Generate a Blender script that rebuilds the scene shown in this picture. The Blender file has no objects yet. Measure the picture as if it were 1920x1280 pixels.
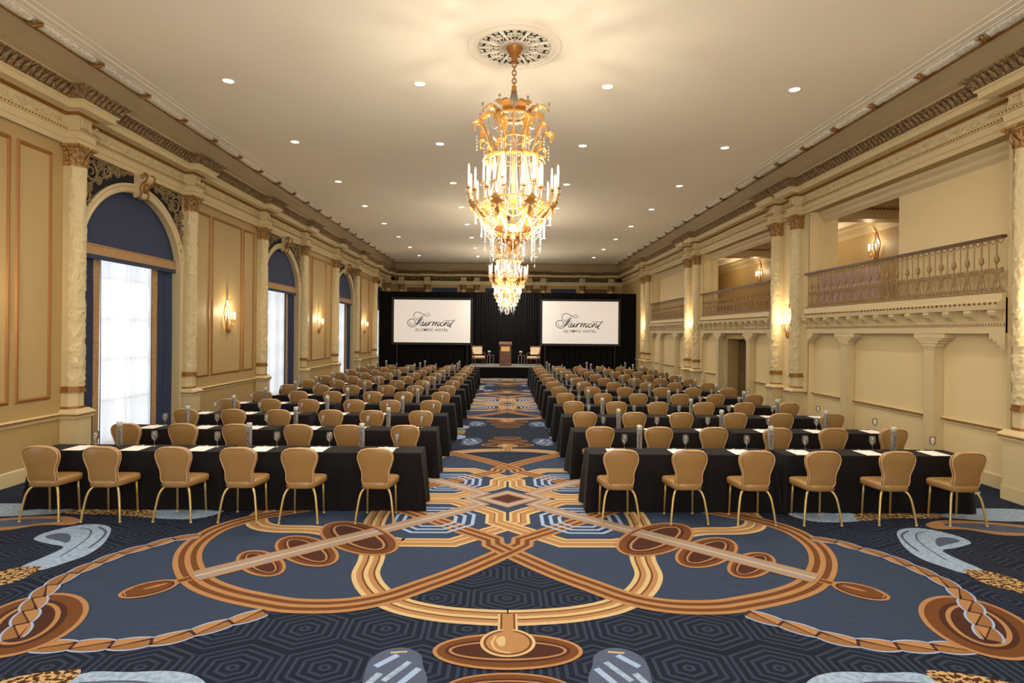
import bpy, math, random
from mathutils import noise as NZ
from mathutils import Vector, Matrix
random.seed(7)
SC = bpy.context.scene
COL = SC.collection
PI = math.pi
sin, cos, pi = math.sin, math.cos, math.pi

# ------------------------------------------------------------------ camera
CAMH = 2.35
cam = bpy.data.cameras.new('camera'); camo = bpy.data.objects.new('camera', cam); COL.objects.link(camo)
cam.sensor_width = 36; cam.sensor_fit = 'HORIZONTAL'; cam.lens = 1100 / 1920 * 36
cam.shift_y = -15.9 / 1920; cam.clip_end = 200; cam.clip_start = 0.05
_th, _ro = 0.0141, 0.0093
_F = Vector((sin(_th), cos(_th), 0)); _R = Vector((cos(_th), -sin(_th), 0)); _U = Vector((0, 0, 1))
_cr = _R * cos(_ro) + _U * sin(_ro); _cu = _U * cos(_ro) - _R * sin(_ro)
_m = Matrix((( _cr.x, _cu.x, -_F.x, 0), (_cr.y, _cu.y, -_F.y, 0), (_cr.z, _cu.z, -_F.z, CAMH), (0, 0, 0, 1)))
camo.matrix_world = _m
SC.camera = camo

# ------------------------------------------------------------------ world, exposure
SC.view_settings.view_transform = 'Standard'; SC.view_settings.look = 'None'
SC.view_settings.gamma = 1; SC.view_settings.use_curve_mapping = False
SC.view_settings.exposure = 0.66
w = bpy.data.worlds.new('world'); SC.world = w; w.use_nodes = True
bg = w.node_tree.nodes['Background']; bg.inputs[0].default_value = (0.80, 0.88, 1.0, 1); bg.inputs[1].default_value = 1.2
SPOT_W, CHAND_W, SCONCE_W, DAY_W = 130.0, 12.0, 20.0, 40.0
WARM = (1.0, 0.80, 0.54)

# ------------------------------------------------------------------ room numbers
XC = 0.13                      # middle of the room
WL, WR = -7.32, 7.58           # wall faces
YB, YF = -6.0, 37.6            # back wall and far wall
ZC = 6.75
WIN = [4.13, 11.77, 19.43, 27.05, 34.7]            # window centres
COLL = sorted([c + s * 1.8 for c in WIN for s in (-1, 1)])
PAIR = [0.05, 7.75, 15.45, 23.2, 30.85]            # column pairs, right wall
COLR = [p + s * 0.55 for p in PAIR for s in (-1, 1)]

def area(name, loc, rot, sx, sy, power, color):
    l = bpy.data.lights.new(name, 'AREA'); l.shape = 'RECTANGLE'; l.size = sx; l.size_y = sy
    l.energy = power; l.color = color
    o = bpy.data.objects.new(name, l); COL.objects.link(o); o.location = loc; o.rotation_euler = rot
    return o
for c in WIN:                  # daylight of the street side, outside each window
    area('daylight', (-9.4, c, 2.6), (0, -PI / 2, 0), 4.6, 3.4, DAY_W, (0.86, 0.93, 1.0))
area('added_fill_behind_camera', (0.1, -3.6, 2.6), (math.radians(138), 0, 0), 6.0, 3.0, 470.0, (1.0, 0.95, 0.88))  # unseen fill light added to lift the ceiling and chair backs
def lamp(kind, loc, power, color=WARM, radius=0.05, spot=None):
    l = bpy.data.lights.new(kind.lower() + '_light', kind); l.energy = power; l.color = color; l.shadow_soft_size = radius
    if spot: l.spot_size = spot; l.spot_blend = 0.9
    o = bpy.data.objects.new(kind.lower() + '_light', l); COL.objects.link(o); o.location = loc
    return o

# ------------------------------------------------------------------ helpers
def lin(c):
    return tuple((v / 255 / 12.92 if v / 255 <= 0.04045 else ((v / 255 + 0.055) / 1.055) ** 2.4) for v in c) + (1.0,)
MATS = {}
def mat(name, c, rough=0.6, metal=0.0, var=0.06, scale=8.0, bump=0.0, bscale=60.0, bdist=0.01, kind='noise', c2=None, spec=None, emit=0.0, sheen=0.0, coat=0.0):
    if name in MATS: return MATS[name]
    m = bpy.data.materials.new(name); m.use_nodes = True; nt = m.node_tree; N = nt.nodes; L = nt.links
    b = N['Principled BSDF']; b.inputs['Roughness'].default_value = rough; b.inputs['Metallic'].default_value = metal
    if spec is not None: b.inputs['Specular IOR Level'].default_value = spec
    if sheen: b.inputs['Sheen Weight'].default_value = sheen
    if coat: b.inputs['Coat Weight'].default_value = coat
    a = lin(c); tc = N.new('ShaderNodeTexCoord')
    nz = N.new('ShaderNodeTexNoise'); nz.inputs['Scale'].default_value = scale; nz.inputs['Detail'].default_value = 3
    L.new(tc.outputs['Object'], nz.inputs['Vector'])
    rp = N.new('ShaderNodeMix'); rp.data_type = 'RGBA'
    lo = tuple(max(0, v * (1 - var)) for v in a[:3]) + (1,); hi = tuple(min(1, v * (1 + var)) for v in a[:3]) + (1,)
    if c2 is not None: lo, hi = a, lin(c2)
    rp.inputs[6].default_value = lo; rp.inputs[7].default_value = hi
    L.new(nz.outputs['Fac'], rp.inputs[0]); L.new(rp.outputs[2], b.inputs['Base Color'])
    if c2 is not None:
        mr = N.new('ShaderNodeMapRange'); mr.inputs[1].default_value = 0.42; mr.inputs[2].default_value = 0.58
        L.new(nz.outputs['Fac'], mr.inputs[0]); L.new(mr.outputs[0], rp.inputs[0])
    if bump:
        bp = N.new('ShaderNodeBump'); bp.inputs['Strength'].default_value = bump; bp.inputs['Distance'].default_value = bdist
        if kind == 'voronoi':
            t = N.new('ShaderNodeTexVoronoi'); t.feature = 'SMOOTH_F1'; t.inputs['Scale'].default_value = bscale
            L.new(tc.outputs['Object'], t.inputs['Vector']); L.new(t.outputs['Distance'], bp.inputs['Height'])
        else:
            t = N.new('ShaderNodeTexNoise'); t.inputs['Scale'].default_value = bscale; t.inputs['Detail'].default_value = 4
            L.new(tc.outputs['Object'], t.inputs['Vector']); L.new(t.outputs['Fac'], bp.inputs['Height'])
        L.new(bp.outputs['Normal'], b.inputs['Normal'])
    if emit:
        b.inputs['Emission Color'].default_value = a; b.inputs['Emission Strength'].default_value = emit
    MATS[name] = m
    return m

class MB:
    def __init__(s): s.v = []; s.f = []; s.mi = []; s.sm = []; s.mats = []
    def add(s, vs, fs, m, smooth=False):
        if m not in s.mats: s.mats.append(m)
        k = s.mats.index(m); n = len(s.v)
        s.v.extend(vs)
        for f in fs: s.f.append([i + n for i in f]); s.mi.append(k); s.sm.append(smooth)
        return s
    def box(s, x0, x1, y0, y1, z0, z1, m):
        vs = [(x0,y0,z0),(x1,y0,z0),(x1,y1,z0),(x0,y1,z0),(x0,y0,z1),(x1,y0,z1),(x1,y1,z1),(x0,y1,z1)]
        return s.add(vs, [(3,2,1,0),(4,5,6,7),(0,1,5,4),(1,2,6,5),(2,3,7,6),(3,0,4,7)], m)
    def bevbox(s, x0, x1, y0, y1, z0, z1, b, m):
        # box with chamfered vertical and top edges
        def ring(z, i):
            return [(x0+i,y0+b,z),(x0+b,y0+i,z),(x1-b,y0+i,z),(x1-i,y0+b,z),(x1-i,y1-b,z),(x1-b,y1-i,z),(x0+b,y1-i,z),(x0+i,y1-b,z)]
        rs = [ring(z0,0), ring(z1-b,0), ring(z1,b*0.7)]
        vs = sum(rs, []); fs = []
        for r in range(2):
            for i in range(8): fs.append((r*8+i, r*8+(i+1)%8, (r+1)*8+(i+1)%8, (r+1)*8+i))
        fs.append(tuple(range(16,24))); fs.append(tuple(range(7,-1,-1)))
        return s.add(vs, fs, m)
    def lathe(s, prof, c, m, n=16, a0=0.0, a1=2*PI, smooth=True, sx=1.0, sy=1.0):
        full = abs(a1 - a0 - 2*PI) < 1e-6; k = n if full else n + 1
        vs = []; fs = []
        for (r, z) in prof:
            for i in range(k):
                a = a0 + (a1 - a0) * i / n
                vs.append((c[0] + r*cos(a)*sx, c[1] + r*sin(a)*sy, c[2] + z))
        for j in range(len(prof)-1):
            for i in range(n):
                i2 = (i+1) % k if full else i+1
                fs.append((j*k+i, j*k+i2, (j+1)*k+i2, (j+1)*k+i))
        return s.add(vs, fs, m, smooth)
    def tube(s, pts, r, m, n=6, closed=False, smooth=True, flat=None):
        P = [Vector(p) for p in pts]; N = len(P); vs = []; fs = []
        rr = r if isinstance(r, (list, tuple)) else [r]*N
        up = Vector((0.13, 0.21, 0.97)).normalized(); prev = None
        for i in range(N):
            if closed: t = P[(i+1)%N] - P[(i-1)%N]
            else: t = P[min(i+1,N-1)] - P[max(i-1,0)]
            if t.length < 1e-9: t = Vector((0,0,1))
            t.normalize()
            a = (prev - t*prev.dot(t)) if prev is not None else (up - t*up.dot(t))
            if a.length < 1e-4: a = t.orthogonal()
            a.normalize(); prev = a; b = t.cross(a)
            for j in range(n):
                q = 2*PI*j/n
                vs.append(tuple(P[i] + a*(rr[i]*cos(q)) + b*(rr[i]*sin(q))))
        M = N if closed else N-1
        for i in range(M):
            for j in range(n):
                a = i*n+j; b_ = i*n+(j+1)%n; c = ((i+1)%N)*n+(j+1)%n; d = ((i+1)%N)*n+j
                fs.append((a,b_,c,d))
        if not closed:
            fs.append(tuple(range(n-1,-1,-1))); fs.append(tuple((N-1)*n+j for j in range(n)))
        return s.add(vs, fs, m, smooth)
    def prism(s, poly, fn, d0, d1, m):
        # poly: 2d outline, fn(u,v,d)->xyz
        n = len(poly); vs = [fn(u,v,d0) for u,v in poly] + [fn(u,v,d1) for u,v in poly]
        fs = [tuple(range(n)), tuple(range(2*n-1, n-1, -1))] + [(i,(i+1)%n,n+(i+1)%n,n+i) for i in range(n)]
        return s.add(vs, fs, m)
    def octa(s, c, r, m, h=None):
        h = h or r; x,y,z = c
        return s.add([(x+r,y,z),(x,y+r,z),(x-r,y,z),(x,y-r,z),(x,y,z+h),(x,y,z-h)],
                     [(0,1,4),(1,2,4),(2,3,4),(3,0,4),(1,0,5),(2,1,5),(3,2,5),(0,3,5)], m)
    def mesh(s, name):
        me = bpy.data.meshes.new(name); me.from_pydata(s.v, [], s.f)
        for m in s.mats: me.materials.append(m)
        me.polygons.foreach_set('material_index', s.mi); me.polygons.foreach_set('use_smooth', s.sm)
        me.update(); return me
    def build(s, name, parent=None, **k):
        o = bpy.data.objects.new(name, s.mesh(name)); COL.objects.link(o)
        if parent: o.parent = parent
        return tag(o, **k)
def tag(o, label=None, cat=None, group=None, kind=None):
    if label: o['label'] = label
    if cat: o['category'] = cat
    if group: o['group'] = group
    if kind: o['kind'] = kind
    return o
def empty(name, loc=(0,0,0), rz=0.0, **k):
    o = bpy.data.objects.new(name, None); COL.objects.link(o); o.location = loc; o.rotation_euler = (0,0,rz)
    o.empty_display_size = 0.1
    return tag(o, **k)
KIDS = {}
def kids(o): return [c for c in bpy.data.objects if c.parent == o]
def tree(o):
    if o.name not in KIDS: KIDS[o.name] = [(c, kids(c)) for c in kids(o)]
    return KIDS[o.name]
def clone(o, loc, rz=None, **k):
    kd = tree(o)
    r = o.copy(); COL.objects.link(r); r.location = loc
    if rz is not None: r.rotation_euler = (0,0,rz)
    for c, g in kd:
        c2 = c.copy(); COL.objects.link(c2); c2.parent = r
        for h in g:
            h2 = h.copy(); COL.objects.link(h2); h2.parent = c2
    return tag(r, **k)
def catmull(P, k=8, closed=False):
    out = []; n = len(P)
    for i in range(n if closed else n-1):
        if closed: p0,p1,p2,p3 = P[(i-1)%n],P[i],P[(i+1)%n],P[(i+2)%n]
        else: p0,p1,p2,p3 = P[max(i-1,0)],P[i],P[i+1],P[min(i+2,n-1)]
        for j in range(k):
            t = j/k
            out.append(tuple(0.5*((2*b)+(c-a)*t+(2*a-5*b+4*c-d)*t*t+(-a+3*b-3*c+d)*t**3) for a,b,c,d in zip(p0,p1,p2,p3)))
    if not closed: out.append(tuple(P[-1]))
    return out
def spiral(cx, cy, R, turns=1.6, a0=0.0, sgn=1, n=26):
    return [(cx + R*(1-0.86*i/n)*cos(a0+sgn*2*PI*turns*i/n), cy + R*(1-0.86*i/n)*sin(a0+sgn*2*PI*turns*i/n)) for i in range(n+1)]
ORD = ['first','second','third','fourth','fifth','sixth','seventh','eighth','ninth','tenth','eleventh','twelfth','thirteenth','fourteenth']

# ------------------------------------------------------------------ materials
M_WALL = mat('cream_wall_paint', (176,149,98), 0.55, var=0.03, scale=1.5, bump=0.05, bscale=200)
M_WALLR = mat('pale_cream_recess_paint', (222,202,154), 0.55, var=0.03, scale=1.5, bump=0.05, bscale=200)
M_PANEL = mat('pale_gold_wall_fabric', (180,155,106), 0.6, var=0.03, scale=2, bump=0.08, bscale=300)
M_TRIM = mat('ivory_trim_paint', (204,186,144), 0.45, var=0.03, scale=3)
M_RELIEF = mat('ivory_carved_plaster', (208,192,150), 0.5, var=0.10, scale=9, bump=0.7, bscale=28, bdist=0.02)
M_CEIL = mat('ceiling_paint', (240,232,214), 0.7, var=0.02, scale=0.6)
M_COVE = mat('cove_taupe_paint', (150,131,98), 0.6, var=0.03)
M_SCROLL = mat('pale_bronze_scrollwork', (150,130,92), 0.5, c2=(112,92,58), scale=30, bump=0.4, bscale=60)
M_LEAF = mat('bronze_leaf_moulding', (96,74,46), 0.55, c2=(140,112,72), scale=22, bump=0.6, bscale=40, bdist=0.02)
M_GOLDBR = mat('gilded_brown_paint', (150,104,46), 0.4, metal=0.35, var=0.15, scale=20, bump=0.2, bscale=60)
M_CAPIT = mat('antique_brown_capital', (122,84,40), 0.5, c2=(178,138,80), scale=25, bump=0.3, bscale=60)
M_FRAME = mat('bronze_panel_frame', (150,104,52), 0.38, metal=0.2, var=0.1)
M_GARL = mat('white_garland_plaster', (252,248,236), 0.6, c2=(226,216,194), scale=26, bump=0.5, bscale=50, bdist=0.02)
M_BLACKC = mat('black_table_linen', (10,5,8), 0.75, var=0.2, scale=4, bump=0.15, bscale=300, sheen=0.03, spec=0.2)
M_DRAPE = mat('black_stage_drape', (7,6,8), 0.9, var=0.2, spec=0.2)
M_NAVY = mat('navy_drape_fabric', (44,56,88), 0.75, var=0.08, bump=0.1, bscale=200)
M_GOLDF = mat('gold_woven_trim', (158,122,78), 0.7, c2=(190,156,108), scale=40, bump=0.2, bscale=150)
M_CHAIR = mat('gold_vinyl_upholstery', (152,118,72), 0.30, var=0.04, scale=6, bump=0.08, bscale=260)
M_PIPE = mat('rose_gold_piping', (200,164,124), 0.3)
M_CHLEG = mat('champagne_metal_tube', (196,172,110), 0.32, metal=0.6, var=0.04)
M_FOOT = mat('clear_foot_cap', (190,170,120), 0.3)
M_PAPER = mat('white_notepaper', (245,240,236), 0.7, var=0.01)
M_INK = mat('dark_ink', (28,26,26), 0.6)
M_STEEL = mat('grey_bottle_cap', (186,192,182), 0.4, metal=0.1)
M_GOLD = mat('polished_gilt_bronze', (208,158,84), 0.3, metal=0.5, var=0.12, scale=30)
M_AGOLD = mat('aged_bronze_fitting', (186,126,62), 0.38, metal=0.4, var=0.15, scale=30)
M_WOOD = mat('walnut_wood', (98,56,28), 0.4, c2=(120,72,38), scale=5)
M_BRASS = mat('brass_plaque', (206,168,92), 0.3, metal=0.5)
M_LIN = mat('ivory_seat_fabric', (226,206,176), 0.7)
M_STAGE = mat('grey_stage_carpet', (128,126,124), 0.9, bump=0.2, bscale=300)
M_RAIL = mat('bronze_painted_railing', (150,120,80), 0.5, var=0.1, scale=30)
M_RAILTOP = mat('dark_wood_handrail', (84,50,34), 0.4)
M_MAUVE = mat('mauve_stacked_linen', (200,170,162), 0.8, bump=0.1)
M_DARK = mat('dark_void_paint', (20,20,30), 0.9)  # paints the shade behind pierced work; also the hidden floor slab
M_OLIVE = mat('olive_brown_curtain', (104,80,38), 0.7, var=0.1)
M_FLOWER = mat('white_petals', (214,220,210), 0.7)
M_LEAFG = mat('dark_green_leaf', (50,70,40), 0.6)
M_CANDLE = mat('ivory_candle_tube_glow', (250,240,220), 0.5, emit=0.35)  # faint glow in the tube stands in for light from the bulbs
M_FLAME = mat('lit_candle_bulb', (255,226,176), 0.5, emit=12.0)
M_LENS = mat('lit_downlight_lens', (255,246,226), 0.5, emit=7.0)
M_SCREEN = mat('lit_projection_screen', (226,220,216), 0.7, var=0.01, emit=0.26)
M_SCRFR = mat('black_screen_frame', (16,14,14), 0.6)
def glass(name, col=(1,1,1), f=0.22, tint=0.96, diff=0.0, spk=0.12):
    m = bpy.data.materials.new(name); m.use_nodes = True; nt = m.node_tree; N = nt.nodes; L = nt.links
    for n in list(N): N.remove(n)
    o = N.new('ShaderNodeOutputMaterial'); t = N.new('ShaderNodeBsdfTransparent'); t.inputs[0].default_value = (tint,tint,tint,1)
    g = N.new('ShaderNodeBsdfGlossy'); g.inputs[0].default_value = col + (1,); g.inputs['Roughness'].default_value = 0.05
    lw = N.new('ShaderNodeLayerWeight'); lw.inputs[0].default_value = f
    nz = N.new('ShaderNodeTexNoise'); nz.inputs['Scale'].default_value = 30
    ad = N.new('ShaderNodeMath'); ad.operation = 'MULTIPLY_ADD'; ad.inputs[1].default_value = spk; L.new(nz.outputs['Fac'], ad.inputs[0]); L.new(lw.outputs['Fresnel'], ad.inputs[2])
    mx = N.new('ShaderNodeMixShader'); L.new(ad.outputs[0], mx.inputs[0]); L.new(t.outputs[0], mx.inputs[1]); L.new(g.outputs[0], mx.inputs[2])
    last = mx
    if diff:
        d = N.new('ShaderNodeBsdfTranslucent'); d.inputs[0].default_value = (1,0.97,0.92,1)
        d2 = N.new('ShaderNodeBsdfDiffuse'); d2.inputs[0].default_value = (1,0.97,0.92,1)
        md = N.new('ShaderNodeMixShader'); md.inputs[0].default_value = 0.5; L.new(d.outputs[0], md.inputs[1]); L.new(d2.outputs[0], md.inputs[2])
        m2 = N.new('ShaderNodeMixShader'); m2.inputs[0].default_value = diff; L.new(mx.outputs[0], m2.inputs[1]); L.new(md.outputs[0], m2.inputs[2]); last = m2
    L.new(last.outputs[0], o.inputs[0]); return m
M_GLASS = glass('clear_drinking_glass', f=0.34, tint=0.99, diff=0.045, spk=0.03)
M_BOTTLE = glass('clear_bottle_glass', f=0.26, tint=0.99, diff=0.09, spk=0.0)
M_CRYST = glass('cut_crystal', f=0.5, tint=0.97, diff=0.12)
M_PANE = glass('window_glass', f=0.08, tint=0.97)
def sheer_mat():
    m = bpy.data.materials.new('white_sheer_voile'); m.use_nodes = True; nt = m.node_tree; N = nt.nodes; L = nt.links
    for n in list(N): N.remove(n)
    o = N.new('ShaderNodeOutputMaterial'); d = N.new('ShaderNodeBsdfDiffuse'); t = N.new('ShaderNodeBsdfTranslucent'); tr = N.new('ShaderNodeBsdfTransparent')
    d.inputs[0].default_value = (.86,.86,.85,1); t.inputs[0].default_value = (.9,.9,.9,1)
    nz = N.new('ShaderNodeTexNoise'); nz.inputs['Scale'].default_value = 3
    a = N.new('ShaderNodeMixShader'); a.inputs[0].default_value = 0.6; L.new(d.outputs[0], a.inputs[1]); L.new(t.outputs[0], a.inputs[2])
    mr = N.new('ShaderNodeMapRange'); mr.inputs[3].default_value = 0.08; mr.inputs[4].default_value = 0.14; L.new(nz.outputs['Fac'], mr.inputs[0])
    b = N.new('ShaderNodeMixShader'); L.new(mr.outputs[0], b.inputs[0]); L.new(a.outputs[0], b.inputs[1]); L.new(tr.outputs[0], b.inputs[2])
    L.new(b.outputs[0], o.inputs[0]); return m
M_SHEER = sheer_mat()
# ------------------------------------------------------------------ room shell
mb = MB(); mb.box(-7.9, 11.6, YB-0.4, YF+0.4, -0.2, -0.004, M_DARK); mb.build('floor', kind='structure')
mb = MB(); mb.box(-7.9, 8.2, YB-0.4, YF+0.4, ZC, ZC+0.2, M_CEIL); ceiling = mb.build('ceiling', kind='structure')
HW, SPR, RISE = 1.55, 3.60, 1.44       # arched opening
def arch_pts(c, hw, rise, n=24, spr=SPR):
    return [(c - hw*cos(PI*i/n), spr + rise*sin(PI*i/n)) for i in range(n+1)]
# left wall with arched openings
mb = MB(); X = WL; TOP = 6.5
ys = YB
def quadX(mb, x, y0, y1, z0, z1, m): mb.add([(x,y0,z0),(x,y1,z0),(x,y1,z1),(x,y0,z1)], [(0,1,2,3)], m)
for c in WIN:
    quadX(mb, X, ys, c-HW, 0, TOP, M_WALL)
    A = arch_pts(c, HW, RISE); vs = []; fs = []
    for (y, z) in A: vs += [(X,y,z),(X,y,TOP)]
    for i in range(len(A)-1): fs.append((2*i,2*i+2,2*i+3,2*i+1))
    mb.add(vs, fs, M_WALL)
    # reveal
    R = [(c-HW,0)] + A + [(c+HW,0)]; vs = []; fs = []
    for (y, z) in R: vs += [(X,y,z),(X-0.42,y,z)]
    for i in range(len(R)-1): fs.append((2*i,2*i+1,2*i+3,2*i+2))
    mb.add(vs, fs, M_TRIM)
    # outer skin around the glazing
    ys = c + HW
quadX(mb, X, ys, YF, 0, TOP, M_WALL)
# outer brick side of the wall, with rectangular holes for the glazing
ys = YB
for c in WIN:
    mb.box(X-0.46, X-0.42, ys, c-1.2, 0, TOP, M_WALL); mb.box(X-0.46, X-0.42, c-1.2, c+1.2, 4.1, TOP, M_WALL)
    mb.box(X-0.46, X-0.42, c-1.2, c+1.2, 0, 0.12, M_WALL); ys = c+1.2
mb.box(X-0.46, X-0.42, ys, YF, 0, TOP, M_WALL)
wall_left = mb.build('wall_left', kind='structure')
mb = MB(); mb.box(WL-0.46, 11.6, YB-0.2, YB, 0, ZC, M_WALL); mb.build('wall_back', kind='structure')
mb = MB(); mb.box(WL-0.46, 11.6, YF, YF+0.2, 0, ZC, M_WALL); wall_far = mb.build('wall_far', kind='structure')

# ---------------- panel mouldings on the left wall
def frame_rect(mb, y0, y1, z0, z1, x, dr, wd, m, axis='x'):
    prof = [(0,0),(wd*0.25,0.022),(wd*0.6,0.030),(wd*0.85,0.012),(wd,0.0)]
    corners = [(y0,z0,1,1),(y1,z0,-1,1),(y1,z1,-1,-1),(y0,z1,1,-1)]
    vs = []; fs = []; k = len(prof)
    for (a,b,sa,sb) in corners:
        for (p,h) in prof:
            A,B,Xx = a+sa*p, b+sb*p, x+dr*h
            vs.append((Xx,A,B) if axis == 'x' else (A,Xx,B))
    for i in range(4):
        j = (i+1)%4
        for q in range(k-1): fs.append((i*k+q, j*k+q, j*k+q+1, i*k+q+1))
    mb.add(vs, fs, m)
def panel(y0, y1, z0, z1, x, dr, parent):
    m_ = MB(); frame_rect(m_, y0, y1, z0, z1, x, dr, 0.075, M_FRAME); o = m_.build('panel_moulding', parent)
    m_ = MB(); m_.box(min(x, x+dr*0.006), max(x, x+dr*0.006), y0+0.07, y1-0.07, z0+0.07, z1-0.07, M_PANEL); m_.build('panel_field', o)
PIERS = [(WIN[i]+WIN[i+1])/2 for i in range(len(WIN)-1)]
for p in PIERS:
    panel(p-0.83, p+0.83, 1.21, 5.2, WL, 1, wall_left)
    for s in (-1,1):
        a, b = p+s*0.93, p+s*1.63
        panel(min(a,b), max(a,b), 1.21, 5.2, WL, 1, wall_left)

# ---------------- generic moulding run
def run(mb, prof, T, a0, a1, breaks):
    st = [(a0, 0, 0)]
    for (c, h, out) in sorted(breaks):
        if c-h <= a0 or c+h >= a1: continue
        st += [(c-h, -1, 0), (c-h, -1, out), (c+h, 1, out), (c+h, 1, 0)]
    st.append((a1, 0, 0)); k = len(prof); vs = []
    for (a, s, out) in st:
        for (d, z, m) in prof:
            x, y = T(a + s*d, out + d); vs.append((x, y, z))
    for q in range(k-1):
        m = prof[q][2]
        if m is None: continue
        fs = []
        for i in range(len(st)-1): fs.append((i*k+q, (i+1)*k+q, (i+1)*k+q+1, i*k+q+1))
        mb.add(vs, fs, m)
TL = lambda a, o: (WL+0.04+o, a)
TR = lambda a, o: (WR-0.04-o, a)
TF = lambda a, o: (a, YF-o)
TB = lambda a, o: (a, YB+o)
ARCHI = [(0.02,5.40,M_TRIM),(0.02,5.49,M_TRIM),(0.04,5.50,M_TRIM),(0.04,5.61,M_TRIM),(0.08,5.62,M_TRIM),(0.08,5.655,M_TRIM),(0.0,5.665,None)]
FRIEZE = [(0.0,5.66,M_RELIEF),(0.0,5.86,M_RELIEF),(0.03,5.875,M_GOLDBR),(0.09,5.915,M_TRIM),(0.10,5.92,None)]
CORONA = [(0.09,5.92,M_TRIM),(0.25,5.925,M_TRIM),(0.25,6.01,M_TRIM),(0.29,6.03,M_TRIM),(0.29,6.05,None)]
LEAFB = [(0.29,6.05,M_LEAF),(0.31,6.11,M_LEAF),(0.36,6.18,M_LEAF),(0.42,6.22,M_LEAF),(0.43,6.24,M_COVE),(0.10,6.26,None)]
COVE = [(0.36,6.20,M_COVE),(0.38,6.23,M_TRIM),(0.40,6.27,M_COVE),(0.37,6.40,M_COVE),(0.38,6.55,M_COVE),(0.405,6.66,M_COVE),(0.42,6.70,M_GOLDBR),(0.435,6.71,M_GOLDBR),(0.435,6.75,None)]
def bead_row(mb, T, a0, a1, breaks, d, z, step, sz, m):
    a = a0
    while a < a1:
        o = d
        for (c,h,out) in breaks:
            if abs(a-c) < h + d: o = d + out
        x, y = T(a, o); mb.octa((x,y,z), sz, m, h=sz*0.75); a += step
def tongues(mb, T, a0, a1, breaks, m):
    a = a0; st = 0.115
    while a < a1:
        o = 0
        for (c,h,out) in breaks:
            if abs(a-c) < h + 0.3: o = out
        P = []
        for (da, d, z) in ((-0.045,0.295,6.055),(0.045,0.295,6.055),(0.05,0.35,6.13),(0.0,0.445,6.215),(-0.05,0.35,6.13),(0,0.36,6.10)):
            x, y = T(a+da, o+d); P.append((x,y,z))
        mb.add(P, [(0,1,5),(1,2,5),(2,3,5),(3,4,5),(4,0,5)], m); a += st
def scrolls(mb, T, a0, a1, breaks, m, z=5.76):
    a = a0; k = 0
    while a < a1:
        o = 0
        for (c,h,out) in breaks:
            if abs(a-c) < h: o = out
        s = 1 if k % 2 else -1
        sp = spiral(a, z, 0.078, 1.4, 0 if s>0 else PI, s, 12)
        pts = [(T(p,o+0.006)) + (q,) for p,q in sp]
        mb.tube(pts, 0.013, m, n=4)
        cv = [(a+0.19*t, z + 0.05*s*sin(t*2*PI)) for t in [i/6 for i in range(7)]]
        mb.tube([T(p+0.08,o+0.004)+(q,) for p,q in cv], 0.012, m, n=4)
        a += 0.36; k += 1
def entablature(num, T, a0, a1, br, label, near0, near1, detail=True):
    r = empty('trim_%d' % num, kind='structure', label=label)
    for nm, pr in (('architrave',ARCHI),('frieze',FRIEZE),('corona',CORONA),('leaf_band',LEAFB)):
        m_ = MB(); run(m_, pr, T, a0, a1, br); m_.build(nm, r)
    m_ = MB(); run(m_, COVE, T, a0, a1, []); m_.build('cove', r)
    if detail:
        m_ = MB(); bead_row(m_, T, near0, near1, br, 0.083, 5.638, 0.062, 0.022, M_GOLDBR); m_.build('bead_row', r, kind='stuff')
        m_ = MB(); bead_row(m_, T, near0, near1, br, 0.065, 5.895, 0.075, 0.026, M_GOLDBR); m_.build('dart_row', r, kind='stuff')
        m_ = MB(); tongues(m_, T, near0, near1, br, M_LEAF); m_.build('leaf_tongues', r, kind='stuff')
        m_ = MB(); scrolls(m_, T, near0, near1, br, M_RELIEF); m_.build('scroll_relief', r, kind='stuff')
    return r
BRL = [(c, 0.17, 0.20) for c in COLL]
BRR = [(c, 0.17, 0.20) for c in COLR]
COLF = [-6.55, -4.9, -2.6, -1.75, 1.6, 2.5, 5.0, 6.85]
BRF = [(c, 0.17, 0.20) for c in COLF]
entablature(1, TL, YB, YF, BRL, 'carved ivory cornice and frieze running above the arched windows', 5, YF-0.3)
entablature(2, TR, YB, YF, BRR, 'carved ivory cornice and frieze running above the balconies', 5, YF-0.3)
entablature(3, TF, WL, WR, BRF, 'far cornice above the black stage drape', WL+.4, WR-.4)
entablature(4, TB, WL, WR, [], 'cornice on the wall behind the camera', 0, 1, False)

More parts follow.
